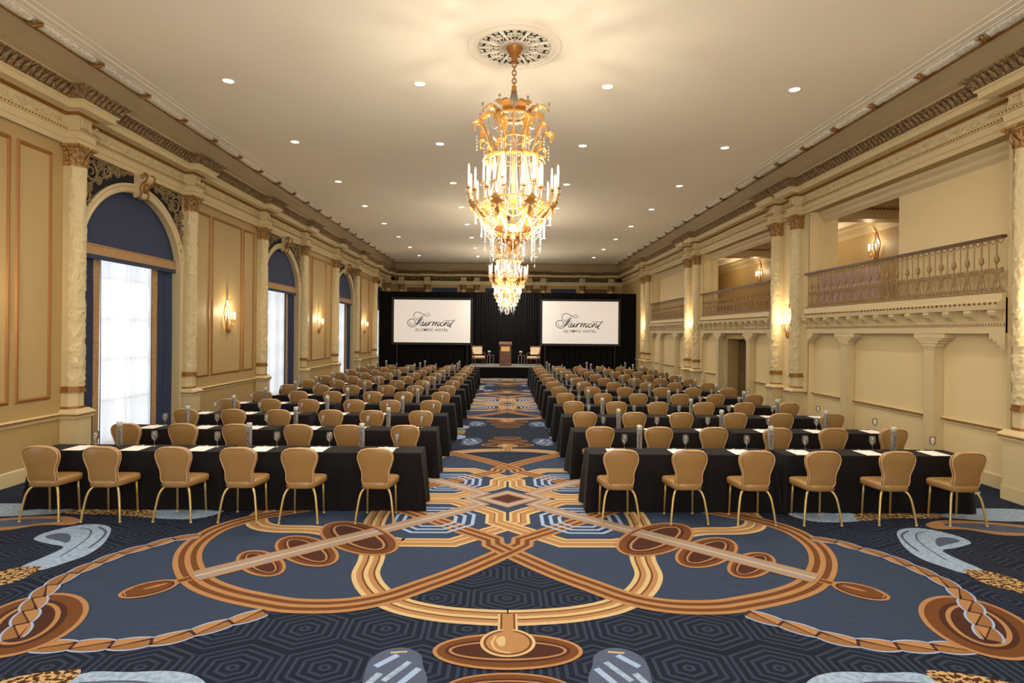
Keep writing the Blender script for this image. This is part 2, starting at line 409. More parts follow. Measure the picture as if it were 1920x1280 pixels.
# ---------------- ceiling garland strips
def garland(num, xc, label):
    r = empty('trim_%d' % num, kind='structure', label=label)
    m_ = MB()
    for (d0,d1,h) in ((0.13,0.16,0.014),(0.19,0.29,0.012),(0.40,0.42,0.008)):
        s = 1 if xc < 0 else -1
        a, b = xc+s*d0, xc+s*d1; m_.box(min(a,b), max(a,b), YB+.6, YF-.6, ZC-h, ZC, M_CEIL)
    m_.build('ceiling_fillet', r)
    y = 2.05; seg = None; tie = None
    while y < YF-1.6:
        if seg is None:
            q = MB(); n = 16
            P = []
            for i in range(n+1):
                t = i/n; P.append((0, 0.06+1.14*t, 0))
            vs = []; fs = []; kk = 7
            for i,(px,py,pz) in enumerate(P):
                t = i/n; wd = 0.07 + 0.045*min(1, sin(PI*t)*2.6)
                for j in range(kk):
                    a = PI*j/(kk-1); vs.append((wd*cos(a), py, -0.05*sin(a)*(0.8+0.2*sin(i*2.3+j))))
            for i in range(n):
                for j in range(kk-1): fs.append((i*kk+j,i*kk+j+1,(i+1)*kk+j+1,(i+1)*kk+j))
            q.add(vs, fs, M_GARL, True); seg = q.mesh('garland')
            q = MB(); q.tube([(-0.10,-0.04,-0.02),(0,0.01,-0.08),(0.10,0.06,-0.02)], 0.028, M_GOLDBR, 5); q.tube([(-0.10,0.07,-0.02),(0,0.03,-0.065),(0.10,-0.05,-0.02)], 0.012, M_GOLDBR, 5); tie = q.mesh('ribbon_tie')
        for nm, me in (('garland', seg), ('ribbon_tie', tie)):
            o = bpy.data.objects.new(nm, me); COL.objects.link(o); o.parent = r; o.location = (xc, y, ZC)
        y += 1.285
garland(5, -6.76, 'white garland moulding with ribbon ties on the ceiling above the windows')
garland(6, 7.00, 'white garland moulding with ribbon ties on the ceiling above the balconies')

# ---------------- chair rails, baseboards
RAIL = [(-0.04,0.86,M_TRIM),(-0.02,0.865,M_TRIM),(-0.015,0.90,M_TRIM),(0.01,0.92,M_FRAME),(0.012,0.945,M_TRIM),(-0.02,0.96,M_TRIM),(-0.04,0.965,None)]
BASE = [(-0.02,0.0,M_TRIM),(-0.02,0.20,M_TRIM),(-0.028,0.215,M_TRIM),(-0.04,0.22,None)]
def spans(a0, a1, holes):
    out = []; a = a0
    for h0, h1 in holes:
        if h0 > a: out.append((a, min(h0,a1)))
        a = h1
    if a < a1: out.append((a, a1))
    return out
hl = [(c-2.0, c+2.0) for c in WIN]
m_ = MB()
for a,b in spans(YB, YF, hl): run(m_, RAIL, TL, a, b, [])
m_.build('trim_7', kind='structure', label='ivory chair rail along the window wall')
m_ = MB()
for a,b in spans(YB, YF, hl): run(m_, BASE, TL, a, b, [])
m_.build('baseboard_left', kind='structure')

# ------------------------------------------------------------------ half columns
def relief_h(th, z):
    k = NZ.noise(Vector((th*1.6, z*6.5, 0.3))); k2 = NZ.noise(Vector((th*3.5, z*14.0, 4.1))); k3 = NZ.noise(Vector((th*1.1, z*2.2, 9.0)))
    v = (0.55 - abs(k)*2.6) + 0.6*(0.4 - abs(k2)*2.2) + 0.5*k3
    return 0.017*max(-0.5, min(1.0, v))
def column_parts(r):
    # local: wall plane at x=0, room towards +x
    m_ = MB(); m_.box(-0.02,0.27,-0.18,0.18,0,0.90,M_TRIM); m_.box(-0.02,0.285,-0.195,0.195,0,0.20,M_TRIM); m_.build('plinth', r)
    m_ = MB()
    for (z0,z1,e0) in ((0.86,0.88,0.20),(0.88,0.915,0.215),(0.935,0.955,0.235)):
        m_.box(-0.02, e0+0.085, -e0, e0, z0, z1, M_TRIM)
    m_.box(-0.02, 0.235+0.075, -0.228, 0.228, 0.915, 0.935, M_FRAME)
    vs = [(-.02,-.235,.955),(.32,-.235,.955),(.32,.235,.955),(-.02,.235,.955),(-.02,-.165,1.02),(.245,-.165,1.02),(.245,.165,1.02),(-.02,.165,1.02)]
    m_.add(vs, [(4,5,6,7),(0,1,5,4),(1,2,6,5),(2,3,7,6),(3,0,4,7)], M_TRIM); m_.build('ledge', r)
    def hexa(m_, e, z0, z1, m):
        P = [(-.02,-e),(e*0.75,-e),(e*1.42,-e*0.45),(e*1.42,e*0.45),(e*0.75,e),(-.02,e)]
        m_.prism(P, lambda u,v,d: (u,v,d), z0, z1, m)
    m_ = MB(); hexa(m_, 0.155, 1.02, 1.31, M_TRIM); m_.build('pedestal', r)
    m_ = MB(); hexa(m_, 0.168, 1.02, 1.06, M_FRAME); m_.build('lower_band', r)
    m_ = MB(); hexa(m_, 0.178, 1.295, 1.335, M_GOLDBR); hexa(m_, 0.165, 1.335, 1.395, M_GOLDBR); m_.build('gilt_band', r)
    m_ = MB(); n = 26; vs = []; fs = []; nz = 230
    for j in range(nz+1):
        z = 1.39 + (5.08-1.39)*j/nz
        for i in range(n+1):
            th = -PI/2 + PI*i/n; h = relief_h(th, z)
            if j in (0, nz): h = 0
            R = 0.15 + h
            vs.append((0.10 + R*cos(th)*1.0 if True else 0, R*sin(th), z))
    k = n+1
    for j in range(nz):
        for i in range(n): fs.append((j*k+i, j*k+i+1, (j+1)*k+i+1, (j+1)*k+i))
    m_.add(vs, fs, M_RELIEF, True)
    m_.box(-0.02, 0.10, -0.15, 0.15, 1.39, 5.08, M_TRIM)
    m_.build('shaft', r)
    m_ = MB()
    m_.lathe([(0.15,5.05),(0.165,5.065),(0.15,5.085),(0.145,5.2),(0.17,5.32),(0.195,5.36)], (0.10,0,0), M_CAPIT, 14, -PI/2, PI/2)
    m_.box(-0.02, 0.10, -0.16, 0.16, 5.05, 5.36, M_CAPIT)
    m_.box(-0.02, 0.31, -0.215, 0.215, 5.36, 5.405, M_CAPIT)
    for row, (z0, h, nn, off, R0) in enumerate(((5.08,0.13,5,0,0.155),(5.17,0.14,4,0.5,0.155))):
        for i in range(nn):
            th = -PI/2 + PI*(i+0.5)/nn if nn == 5 else -PI/2 + PI*(i+0.5)/nn
            ct, st = cos(th), sin(th); vs = []; fs = []
            prf = [(0.0,0.005,0.030),(0.35,0.010,0.042),(0.7,0.022,0.040),(0.92,0.045,0.028),(1.0,0.060,0.012),(0.9,0.066,0.006)]
            for (t, o_, wd) in prf:
                for s in (-1,0,1):
                    rad = R0 + o_ + (0.012 if s == 0 else 0)
                    vs.append((0.10 + rad*ct - s*wd*st, rad*st + s*wd*ct, z0 + h*t))
            for q in range(len(prf)-1):
                for s in range(2): fs.append((q*3+s, q*3+s+1, (q+1)*3+s+1, (q+1)*3+s))
            m_.add(vs, fs, M_CAPIT, True)
    for (x_, y_) in ((0.25,-0.17),(0.25,0.17),(0.05,-0.19),(0.05,0.19)):
        sp = spiral(0, 0, 0.038, 1.3, PI/2, 1 if y_>0 else -1, 10)
        m_.tube([(x_+0.012, y_+u, 5.325+v) for u,v in sp], 0.010, M_CAPIT, 4)
    m_.lathe([(0.0,0.0),(0.02,0.01),(0.028,0.03)], (0.30,0,5.35), M_CAPIT, 6)
    m_.build('capital', r)
    m_ = MB(); frame_rect(m_, -0.10, 0.10, 5.70, 5.84, 0.246, 1, 0.02, M_TRIM); m_.build('impost_panel', r)
c0 = empty('column', (WL, COLL[1], 0), kind='structure', cat='column'); column_parts(c0)
first = True
for i, y in enumerate(COLL):
    if y > YF-0.2 : continue
    side = 'near' if (COLL.index(y) % 2 == 0) else 'far'
    w_i = i//2
    lab = 'carved ivory half column at the %s jamb of the %s arched window' % (side, ['unseen','nearest','second','third','fourth'][w_i])
    if i == 1: tag(c0, label=lab, group='half columns on the window wall'); continue
    clone(c0, (WL, y, 0), 0, label=lab, group='half columns on the window wall')
for i, y in enumerate(COLR):
    p = i//2; side = 'nearer' if i % 2 == 0 else 'farther'
    lab = 'carved ivory half column on the balcony wall, %s of the %s pair' % (side, ['unseen','first','second','third','fourth'][p])
    clone(c0, (WR, y, 0), PI, label=lab, group='half columns on the balcony wall')
# short capitals above the stage drape on the far wall
for i, x in enumerate(COLF):
    m = clone(c0, (x, YF, 0), -PI/2, label='half column on the far wall above the drape, %s from the windows' % ORD[i], group='half columns on the far wall')

# ------------------------------------------------------------------ windows
for wi, c in enumerate(WIN):
    r = empty('window_%d' % (wi+1), (WL, c, 0), kind='structure', label='arched window, %s from the camera' % (['behind the view','first','second','third','fourth'][wi]))
    # archivolt
    m_ = MB(); prof = [(0.0,0.0),(0.0,0.03),(0.03,0.05),(0.06,0.03),(0.09,0.035),(0.13,0.06),(0.17,0.05),(0.17,0.0)]
    st = [(-HW,0,-1,0)] + [(-HW*cos(PI*i/28), SPR+RISE*sin(PI*i/28), -cos(PI*i/28), sin(PI*i/28)) for i in range(29)] + [(HW,0,1,0)]
    vs = []; fs = []; k = len(prof)
    for (y, z, ny, nz_) in st:
        for (e, h) in prof: vs.append((h, y+ny*e, z+nz_*e))
    for i in range(len(st)-1):
        for q in range(k-1): fs.append((i*k+q,(i+1)*k+q,(i+1)*k+q+1,i*k+q+1))
    m_.add(vs, fs, M_TRIM); m_.build('archivolt', r)
    # spandrel grille: dark sheet for the shaded holes plus gilded scrolls
    m_ = MB(); A = arch_pts(0, HW+0.16, RISE+0.16, 28); vs = []; fs = []
    for (y,z) in A: yy = max(-1.64, min(1.64, y)); vs += [(0.012, yy, z), (0.012, yy, 5.38)]
    for i in range(len(A)-1): fs.append((2*i,2*i+2,2*i+3,2*i+1))
    m_.add(vs, fs, M_DARK); g = m_.build('spandrel_panel', r)
    m_ = MB()
    for s in (-1,1):
        for (yy,zz,R,tr,a0) in ((1.34,5.12,0.20,1.8,0.3),(0.93,5.235,0.11,1.5,2.0),(1.47,4.66,0.13,1.6,1.2),(1.54,4.33,0.07,1.4,0),(0.62,5.29,0.06,1.3,1),(1.10,5.31,0.05,1.2,0),(1.56,4.92,0.06,1.2,2),(1.13,5.02,0.05,1.2,1),(1.36,4.83,0.045,1.2,0),(0.78,5.33,0.045,1.1,0),(0.45,5.34,0.04,1.2,0),(1.50,5.33,0.045,1.2,0),(1.57,4.5,0.04,1.1,1),(1.58,4.14,0.04,1.2,0)):
            if abs(yy) > 1.6: continue
            sp = spiral(s*yy, zz, R, tr, a0 if s>0 else PI-a0, s, 22)
            m_.tube([(0.022,u,v) for u,v in sp], [0.034*(1-0.6*i/22)*(0.6+2*R) for i in range(23)], M_SCROLL, 5)
            for q in range(7):
                a = q*2*PI/7+0.3; m_.octa((0.02, s*yy+R*1.08*cos(a), zz+R*1.08*sin(a)), 0.036+0.07*R, M_SCROLL)
        pts = [(0.02, s*u, v) for u,v in ((1.6,3.9),(1.58,4.4),(1.50,4.8),(1.2,5.0),(0.95,5.13),(0.6,5.32),(0.2,5.36))]
        m_.tube(catmull(pts,5), 0.020, M_SCROLL, 5)
        m_.box(0, 0.03, min(s*1.60,s*1.64), max(s*1.60,s*1.64), 3.6, 5.38, M_TRIM)
    m_.build('scroll_grille', g)
    # keystone scroll bracket
    m_ = MB()
    prof = catmull([(0.0,5.42),(0.20,5.43),(0.27,5.37),(0.24,5.28),(0.17,5.22),(0.13,5.12),(0.15,5.04),(0.12,4.96),(0.05,4.94),(0.0,4.97)],4)
    m_.prism(prof, lambda u,v,d: (u, d, v), -0.115, 0.115, M_TRIM)
    for s in (-1,1):
        m_.tube([(u+0.012, s*0.118, v) for u,v in prof[4:-4]], 0.020, M_GOLDBR, 6)
        m_.tube([(0.19+u, s*0.122, 5.355+v) for u,v in spiral(0,0,0.055,1.3,0,1,12)], 0.012, M_GOLDBR, 5)
    m_.tube([(0.20,0,5.25),(0.17,0,5.15),(0.16,0,5.05)], [0.03,0.045,0.02], M_GOLDBR, 6)
    m_.build('keystone', r)
    # glazing with bars
    m_ = MB(); m_.box(-0.445,-0.435,-1.2,1.2,0.12,4.1,M_PANE); m_.build('glass_pane', r)
    for yy in (-1.18,-0.4,0.4,1.18): m_ = MB(); m_.box(-0.46,-0.42,yy-0.025,yy+0.025,0.12,4.1,M_TRIM); m_.build('glazing_bar', r)
    for zz in (0.14,0.95,1.75,2.55,3.35,4.08): m_ = MB(); m_.box(-0.46,-0.42,-1.2,1.2,zz-0.02,zz+0.02,M_TRIM); m_.build('glazing_bar', r)
def pleat(mb, x, y0, y1, z0, z1, amp, per, m, n=None, nz=6, ph=0.0, thick=0.0):
    n = n or max(12, int((y1-y0)/per*8)); vs = []; fs = []
    for j in range(nz+1):
        t = j/nz; z = z0 + (z1-z0)*t
        for i in range(n+1):
            y = y0 + (y1-y0)*i/n
            s = 2*PI*(y-y0)/per + ph
            vs.append((x + amp*(0.75+0.25*(1-t))*(sin(s)+0.35*sin(2.3*s+1+t*2)), y + 0.01*sin(s*0.7+3*t), z))
    k = n+1
    for j in range(nz):
        for i in range(n): fs.append((j*k+i,j*k+i+1,(j+1)*k+i+1,(j+1)*k+i))
    mb.add(vs, fs, m, True)
for wi, c in enumerate(WIN):
    if wi == 0: continue
    nm = ORD[wi-1]
    r = empty('window_drapery', (WL, c, 0), cat='curtains', group='navy window draperies', label='navy and gold drapery with white sheers in the %s arched window' % nm)
    for s in (-1,1):
        a, b = s*1.0, s*1.53
        m_ = MB(); pleat(m_, -0.17, min(a,b), max(a,b), 0.02, 3.70, 0.030, 0.12, M_NAVY); dr = m_.build('side_drape', r)
        a, b = s*0.80, s*1.0
        m_ = MB(); pleat(m_, -0.165, min(a,b), max(a,b), 0.02, 3.70, 0.010, 0.2, M_GOLDF, n=10); m_.build('gold_border', dr)
        a, b = s*0.775, s*0.80
        m_ = MB(); pleat(m_, -0.16, min(a,b), max(a,b), 0.02, 3.70, 0.003, 0.2, M_NAVY, n=4); m_.build('navy_edge', dr)
    m_ = MB(); pleat(m_, -0.27, -0.95, 0.95, 0.10, 3.72, 0.022, 0.21, M_SHEER, nz=8); m_.build('sheer_curtain', r)
    m_ = MB(); A = arch_pts(0, HW-0.005, RISE-0.005, 24); vs = []; fs = []
    for (y,z) in A: vs += [(-0.10, y, z), (-0.10, y, 3.62)]
    for i in range(len(A)-1): fs.append((2*i,2*i+2,2*i+3,2*i+1))
    m_.add(vs, fs, M_NAVY); lu = m_.build('lunette_shade', r)
    m_ = MB(); m_.box(-0.10,-0.075,-HW+0.02,HW-0.02,3.70,3.87,M_GOLDF); m_.box(-0.10,-0.065,-HW+0.02,HW-0.02,3.865,3.89,M_FRAME); m_.build('gold_valance_trim', lu)
    m_ = MB(); m_.box(-0.10,-0.07,-HW+0.02,HW-0.02,3.62,3.70,M_NAVY); m_.build('navy_valance_edge', lu)

# ------------------------------------------------------------------ right wall: piers, recesses, balconies
XD = 7.52          # deck and pilaster face
XW = 7.72          # recessed lower wall
XG = 7.95          # gallery front wall
ZD = 2.98          # balcony deck
BAYS = [(PAIR[i]+0.95, PAIR[i+1]-0.95) for i in range(len(PAIR)-1)]      # bay 0 is behind the near pair
m_ = MB()
for p in PAIR: m_.box(WR, 8.12, p-0.95, p+0.95, 0, TOP, M_WALLR)
m_.box(WR, 8.12, YB, PAIR[0]-0.95, 0, TOP, M_WALL)
m_.box(WR, 8.12, PAIR[-1]+0.95, YF, 0, TOP, M_WALL)
DOOR = (18.13, 20.47)
for bi, (a, b) in enumerate(BAYS):
    sp = [(a,b)] if bi != 2 else [(a,DOOR[0]),(DOOR[1],b)]
    for (u, v) in sp: m_.box(XW, XW+0.14, u, v, 0, 2.45, M_WALLR)
    if bi == 2: m_.box(XW, XW+0.14, DOOR[0], DOOR[1], 2.22, 2.45, M_WALL)
    m_.box(XD+0.04, 8.12, a, b, 5.42, TOP, M_WALL)                        # beam over the bay
wall_right = m_.build('wall_right', kind='structure')
m_ = MB()
for bi, (a, b) in enumerate(BAYS):
    holes = [] if bi != 2 else [DOOR]
    for (u, v) in spans(a, b, holes): run(m_, RAIL, lambda q,o: (XW-0.04-o, q), u, v, [])
for (u, v) in spans(YB, YF, BAYS): run(m_, RAIL, TR, u, v, [])
m_.build('trim_8', kind='structure', label='ivory chair rail along the balcony wall')
m_ = MB()
for bi, (a, b) in enumerate(BAYS):
    holes = [] if bi != 2 else [DOOR]
    for (u, v) in spans(a, b, holes): run(m_, BASE, lambda q,o: (XW-0.04-o, q), u, v, [])
for (u, v) in spans(YB, YF, BAYS): run(m_, BASE, TR, u, v, [])
m_.build('baseboard_right', kind='structure')
# gallery behind the balconies
m_ = MB(); m_.box(XG, 11.4, PAIR[0], YF, 2.75, ZD, M_WALL); m_.box(XD+0.3, 11.4, PAIR[0]+.9, 31, 2.80, ZD-0.02, M_WALL); m_.build('floor_gallery', kind='structure')
m_ = MB(); m_.box(XG, 11.4, PAIR[0], YF, 5.95, 6.1, M_CEIL); m_.build('ceiling_gallery', kind='structure')
m_ = MB(); m_.box(11.0, 11.2, PAIR[0], YF, 0, 5.95, M_WALL); m_.box(8.12, 11.2, 16.6, 16.7, 0, 2.75, M_WALL); m_.box(8.12, 11.2, 22, 22.1, 0, 2.75, M_WALL); gw = m_.build('wall_gallery', kind='structure')
m_ = MB(); run(m_, [(0.0,5.45,M_TRIM),(0.02,5.5,M_TRIM),(0.05,5.56,M_TRIM),(0.16,5.66,M_TRIM),(0.18,5.72,M_TRIM),(0.3,5.78,M_CEIL),(0.3,5.95,None)], lambda q,o: (11.0-o, q), PAIR[0], YF, []); m_.build('crown_moulding', gw)
m_ = MB(); run(m_, RAIL, lambda q,o: (11.0-0.04-o, q), PAIR[0], YF, []); o_ = m_.build('dado_rail', gw); o_.location = (0,0,ZD)
GOPEN = {1:(11.72,14.15), 2:(16.6,22.1), 3:None, 0:None}
m_ = MB()
for bi, (a, b) in enumerate(BAYS):
    g = GOPEN[bi]
    for (u, v) in ([(a,b)] if g is None else [(a,g[0]),(g[1],b)]):
        if v > u: m_.box(XG, XG+0.15, u, v, ZD, 5.95, M_WALLR)
m_.build('wall_gallery_front', kind='structure')
m_ = MB()
for y in (15.6, 23.4):
    m_.box(XG, 11.0, y, y+0.5, 5.5, 5.95, M_TRIM)
    for i in range(30): m_.box(XG+0.1+i*0.1, XG+0.15+i*0.1, y-0.05, y, 5.74, 5.80, M_FRAME)
    m_.box(XG, 11.0, y-0.06, y, 5.84, 5.88, M_TRIM); m_.box(XG, 11.0, y-0.04, y, 5.66, 5.69, M_TRIM)
m_.build('trim_9', kind='structure', label='dentilled cross beams of the upper gallery')
m_ = MB()
for y in (7.0, 31.9): m_.box(XG, 11.2, y, y+0.12, ZD, 5.95, M_WALL)
m_.build('wall_gallery_ends', kind='structure')
m_ = MB()
for (a, b) in BAYS: run(m_, [(0.0,5.16,M_TRIM),(0.02,5.19,M_TRIM),(0.06,5.24,M_TRIM),(0.08,5.30,M_TRIM),(0.13,5.36,M_TRIM),(0.14,5.42,None)], lambda q,o: (XG-o, q), a, b, [])
m_.build('trim_10', kind='structure', label='crown moulding inside the balcony recesses')

# bracket, pilasters, balcony fronts
def ped(poly, m_, y0, y1, m): m_.prism(poly, lambda u,v,d: (u,d,v), y0, y1, m)
BNAM = ['unseen','nearest','second','third']
# baluster meshes
q = MB()
q.lathe([(0.010,0.42),(0.020,0.44),(0.033,0.46),(0.036,0.50),(0.026,0.54),(0.012,0.57),(0.013,0.62),(0.011,0.80)], (0,0,0), M_RAIL, 7)
q.lathe([(0.012,0.0),(0.012,0.30),(0.02,0.33),(0.010,0.42)], (0,0,0), M_RAIL, 6)
for s in (-1,1):
    cv = catmull([(0,s*0.012,0.03),(0,s*0.06,0.10),(0,s*0.03,0.18),(0,s*0.02,0.24),(0,s*0.07,0.34),(0,s*0.11,0.36),(0,s*0.115,0.31),(0,s*0.085,0.30)],3)
    q.tube(cv, 0.013, M_RAIL, 4)
    q.tube([(0,s*0.085+u,0.055+v) for u,v in spiral(0,0,0.042,1.2,PI/2,s,9)], 0.013, M_RAIL, 4)
    q.tube([(0,s*0.075+u,0.325+v) for u,v in spiral(0,0,0.036,1.1,PI/2,s,9)], 0.012, M_RAIL, 4)
q.tube(catmull([(0,-0.135,0.80),(0,-0.07,0.735),(0,0,0.795),(0,0.07,0.735),(0,0.135,0.80)],4), 0.008, M_RAIL, 4)
BALU = q.mesh('urn_baluster')
q = MB(); q.lathe([(0.009,0),(0.009,0.81)], (0,0,0), M_RAIL, 6); BALP = q.mesh('plain_baluster')
CORB = MB()
prof = [(0,0),(0,0.20),(0.12,0.20),(0.13,0.16),(0.11,0.11),(0.06,0.07),(0.035,0.03),(0.03,-0.03),(0.0,-0.05)]
CORB.prism(prof, lambda u,v,d: (-u, d, v), -0.07, 0.07, M_TRIM); CORB = CORB.mesh('bracket')
for bi, (a, b) in enumerate(BAYS):
    if bi == 0: a2 = 3.0
    r = empty('balcony', (XD, (a+b)/2, 0), cat='balcony', group='balconies above the side wall', label='ivory balcony front with bronze railing, %s bay from the camera' % BNAM[bi])
    L_ = (b-a)/2
    m_ = MB()
    T = lambda q_,o: (-o, q_)
    run(m_, [(0.0,2.41,M_TRIM),(0.0,2.52,M_TRIM),(0.02,2.54,M_TRIM),(0.02,2.57,M_TRIM),(-0.01,2.575,M_TRIM),(-0.01,2.77,M_TRIM),(0.12,2.775,M_TRIM),(0.13,2.84,M_TRIM),(0.10,2.85,M_TRIM),(0.10,2.89,M_TRIM),(0.05,2.93,M_TRIM),(0.05,3.02,M_TRIM),(0.0,3.04,M_TRIM),(-0.3,3.04,M_TRIM),(-0.3,2.98,None)], T, -L_, L_, [])
    m_.box(0.012,0.195,-L_,L_,2.42,2.96,M_TRIM)
    for ye in (-L_, L_): m_.add([(-o_d, ye, z_) for o_d, z_ in ((-0.3,2.41),(0.0,2.41),(0.0,2.77),(0.12,2.775),(0.13,2.84),(0.10,2.89),(0.05,2.93),(0.05,3.02),(0.0,3.04),(-0.3,3.04))], [tuple(range(10))], M_TRIM); m_.box(0.2,XG-XD-.002,-L_,L_,2.46,2.79,M_TRIM)
    m_.build('deck_fascia', r)
    m_ = MB(); bead_row(m_, T, -L_+.05, L_-.05, [], 0.105, 2.872, 0.10, 0.034, M_LEAF); m_.build('bead_row', r, kind='stuff')
    m_ = MB(); bead_row(m_, T, -L_+.05, L_-.05, [], 0.02, 2.556, 0.055, 0.018, M_FRAME); m_.build('lower_bead_row', r, kind='stuff')
    n = int(2*L_/0.46)
    for i in range(n+1):
        o = bpy.data.objects.new('bracket', CORB); COL.objects.link(o); o.parent = r; o.location = (0.01, -L_+0.12+(2*L_-0.24)*i/n, 2.575)
    m_ = MB(); m_.box(-0.055,0.025,-L_,L_,3.855,3.90,M_RAILTOP); m_.build('handrail', r)
    m_ = MB(); m_.box(-0.03,0.0,-L_,L_,3.84,3.855,M_RAIL); m_.box(-0.03,0.0,-L_,L_,3.04,3.065,M_RAIL); m_.build('rail_bar', r)
    n = int(2*L_/0.14)
    for i in range(1, n):
        y = -L_ + 2*L_*i/n
        o = bpy.data.objects.new('urn_baluster' if i % 2 else 'plain_baluster', BALU if i % 2 else BALP); COL.objects.link(o); o.parent = r; o.location = (-0.015, y, 3.045)
    # pilasters under the deck
    for pi_, dy in enumerate((-1.3, 1.3)):
        pr = empty('pilaster', (XD, (a+b)/2+dy, 0), cat='pilaster', group='slim pilasters under the balconies', label='slim ivory pilaster under the %s balcony, %s of its two' % (BNAM[bi], 'nearer' if pi_ == 0 else 'farther'))
        m_ = MB(); m_.box(0.02,0.195,-0.12,0.12,0.002,2.18,M_TRIM); m_.build('shaft', pr)
        m_ = MB(); m_.box(0.01,0.195,-0.135,0.135,2.14,2.165,M_TRIM)
        steps = [(0.16,2.18,2.24),(0.22,2.24,2.29),(0.30,2.29,2.33),(0.37,2.33,2.41)]
        for (e,z0,z1) in steps: m_.bevbox(0.0,0.195,-e,e,z0,z1,0.015,M_TRIM)
        m_.build('flared_capital', pr)
    for s in (-1,1):
        e0 = empty('corner_bracket', (XD, (a+b)/2+s*L_, 0), cat='bracket', group='stepped corner brackets', label='stepped ivory bracket at the %s end of the %s balcony' % ('near' if s<0 else 'far', BNAM[bi]))
        for (e,z0,z1) in ((0.08,2.18,2.24),(0.14,2.24,2.29),(0.22,2.29,2.33),(0.29,2.33,2.41)):
            m_ = MB(); m_.box(0.0,0.19,min(0,-s*e),max(0,-s*e),z0,z1,M_TRIM); m_.build('bracket_step', e0)
    # pier edge trim
    for s in (-1,1):
        y = (a+b)/2+s*L_
        m_ = MB(); m_.box(WR-0.02, WR+0.01, min(y,y+s*0.07), max(y,y+s*0.07), 0.97, 5.4, M_TRIM); m_.build('pier_edge', wall_right)
# pink linen stack behind the nearest railing
lr = empty('linen_curtain', (7.70, 11.9, ZD), cat='cloth', label='mauve pleated linen hanging low behind the nearest balcony railing')
for i in range(9):
    m_ = MB(); pleat(m_, 0, i*0.255, i*0.255+0.24, 0.003, 0.82, 0.02, 0.08, M_MAUVE, n=14); m_.build('linen_panel', lr)
# doorway under the second balcony
r = empty('door_1', (XW, (DOOR[0]+DOOR[1])/2, 0), kind='structure', label='doorway with an olive curtain under the second balcony')
m_ = MB(); m_.box(0.14, 0.62, 1.17, 1.27, 0, 2.3, M_WALL); m_.box(0.14, 0.62, -1.27, -1.17, 0, 2.3, M_WALL); m_.box(0.14,0.62,-1.27,1.27,2.22,2.4,M_WALL); m_.build('jamb', r)
m_ = MB(); pleat(m_, 0.55, -1.17, 1.17, 0.02, 2.15, 0.035, 0.17, M_OLIVE, nz=3); m_.build('door_curtain', r)
# ------------------------------------------------------------------ carpet
def carpet_mat():
    m = bpy.data.materials.new('hexagon_carpet_pile'); m.use_nodes = True; nt = m.node_tree; N = nt.nodes; L = nt.links
    b = N['Principled BSDF']; b.inputs['Roughness'].default_value = 0.95; b.inputs['Specular IOR Level'].default_value = 0.15
    tc = N.new('ShaderNodeTexCoord'); sp = N.new('ShaderNodeSeparateXYZ'); L.new(tc.outputs['Object'], sp.inputs[0])
    def M(op, a, b_=None, c=None):
        n = N.new('ShaderNodeMath'); n.operation = op
        for i, v in enumerate((a, b_, c)):
            if v is None: continue
            if isinstance(v, (int, float)): n.inputs[i].default_value = v
            else: L.new(v, n.inputs[i])
        return n.outputs[0]
    wd, hh = 0.64, 1.08          # hexagon lattice: width, two rows
    def cell(ox, oy):
        x = M('SUBTRACT', M('MODULO', M('ADD', sp.outputs[0], 64.0*1 + wd/2 - ox), wd), wd/2)
        y = M('SUBTRACT', M('MODULO', M('ADD', sp.outputs[1], 108.0 + hh/2 - oy), hh), hh/2)
        ax = M('ABSOLUTE', x); ay = M('MULTIPLY', M('ABSOLUTE', y), 0.64*1.5/0.96/0.8906)
        return M('MAXIMUM', ax, M('ADD', M('MULTIPLY', ax, 0.5), M('MULTIPLY', ay, 0.8660)))
    oy = 8.31 - 3.11
    d = M('MINIMUM', cell(0.05, oy), cell(0.05 + wd/2, oy + hh/2))
    st = M('GREATER_THAN', M('FRACT', M('MULTIPLY_ADD', d, 15.2, 0.32)), 0.60)
    nz = N.new('ShaderNodeTexNoise'); nz.inputs['Scale'].default_value = 90; nz.inputs['Detail'].default_value = 2; L.new(tc.outputs['Object'], nz.inputs['Vector'])
    mx = N.new('ShaderNodeMix'); mx.data_type = 'RGBA'; mx.inputs[6].default_value = lin((22,27,44)); mx.inputs[7].default_value = lin((43,53,72)); L.new(st, mx.inputs[0])
    m2 = N.new('ShaderNodeMix'); m2.data_type = 'RGBA'; m2.blend_type = 'MULTIPLY'; m2.inputs[0].default_value = 0.5; L.new(mx.outputs[2], m2.inputs[6])
    cr = N.new('ShaderNodeMapRange'); cr.inputs[3].default_value = 0.7; cr.inputs[4].default_value = 1.2; L.new(nz.outputs['Fac'], cr.inputs[0]); L.new(cr.outputs[0], m2.inputs[7])
    L.new(m2.outputs[2], b.inputs['Base Color'])
    return m
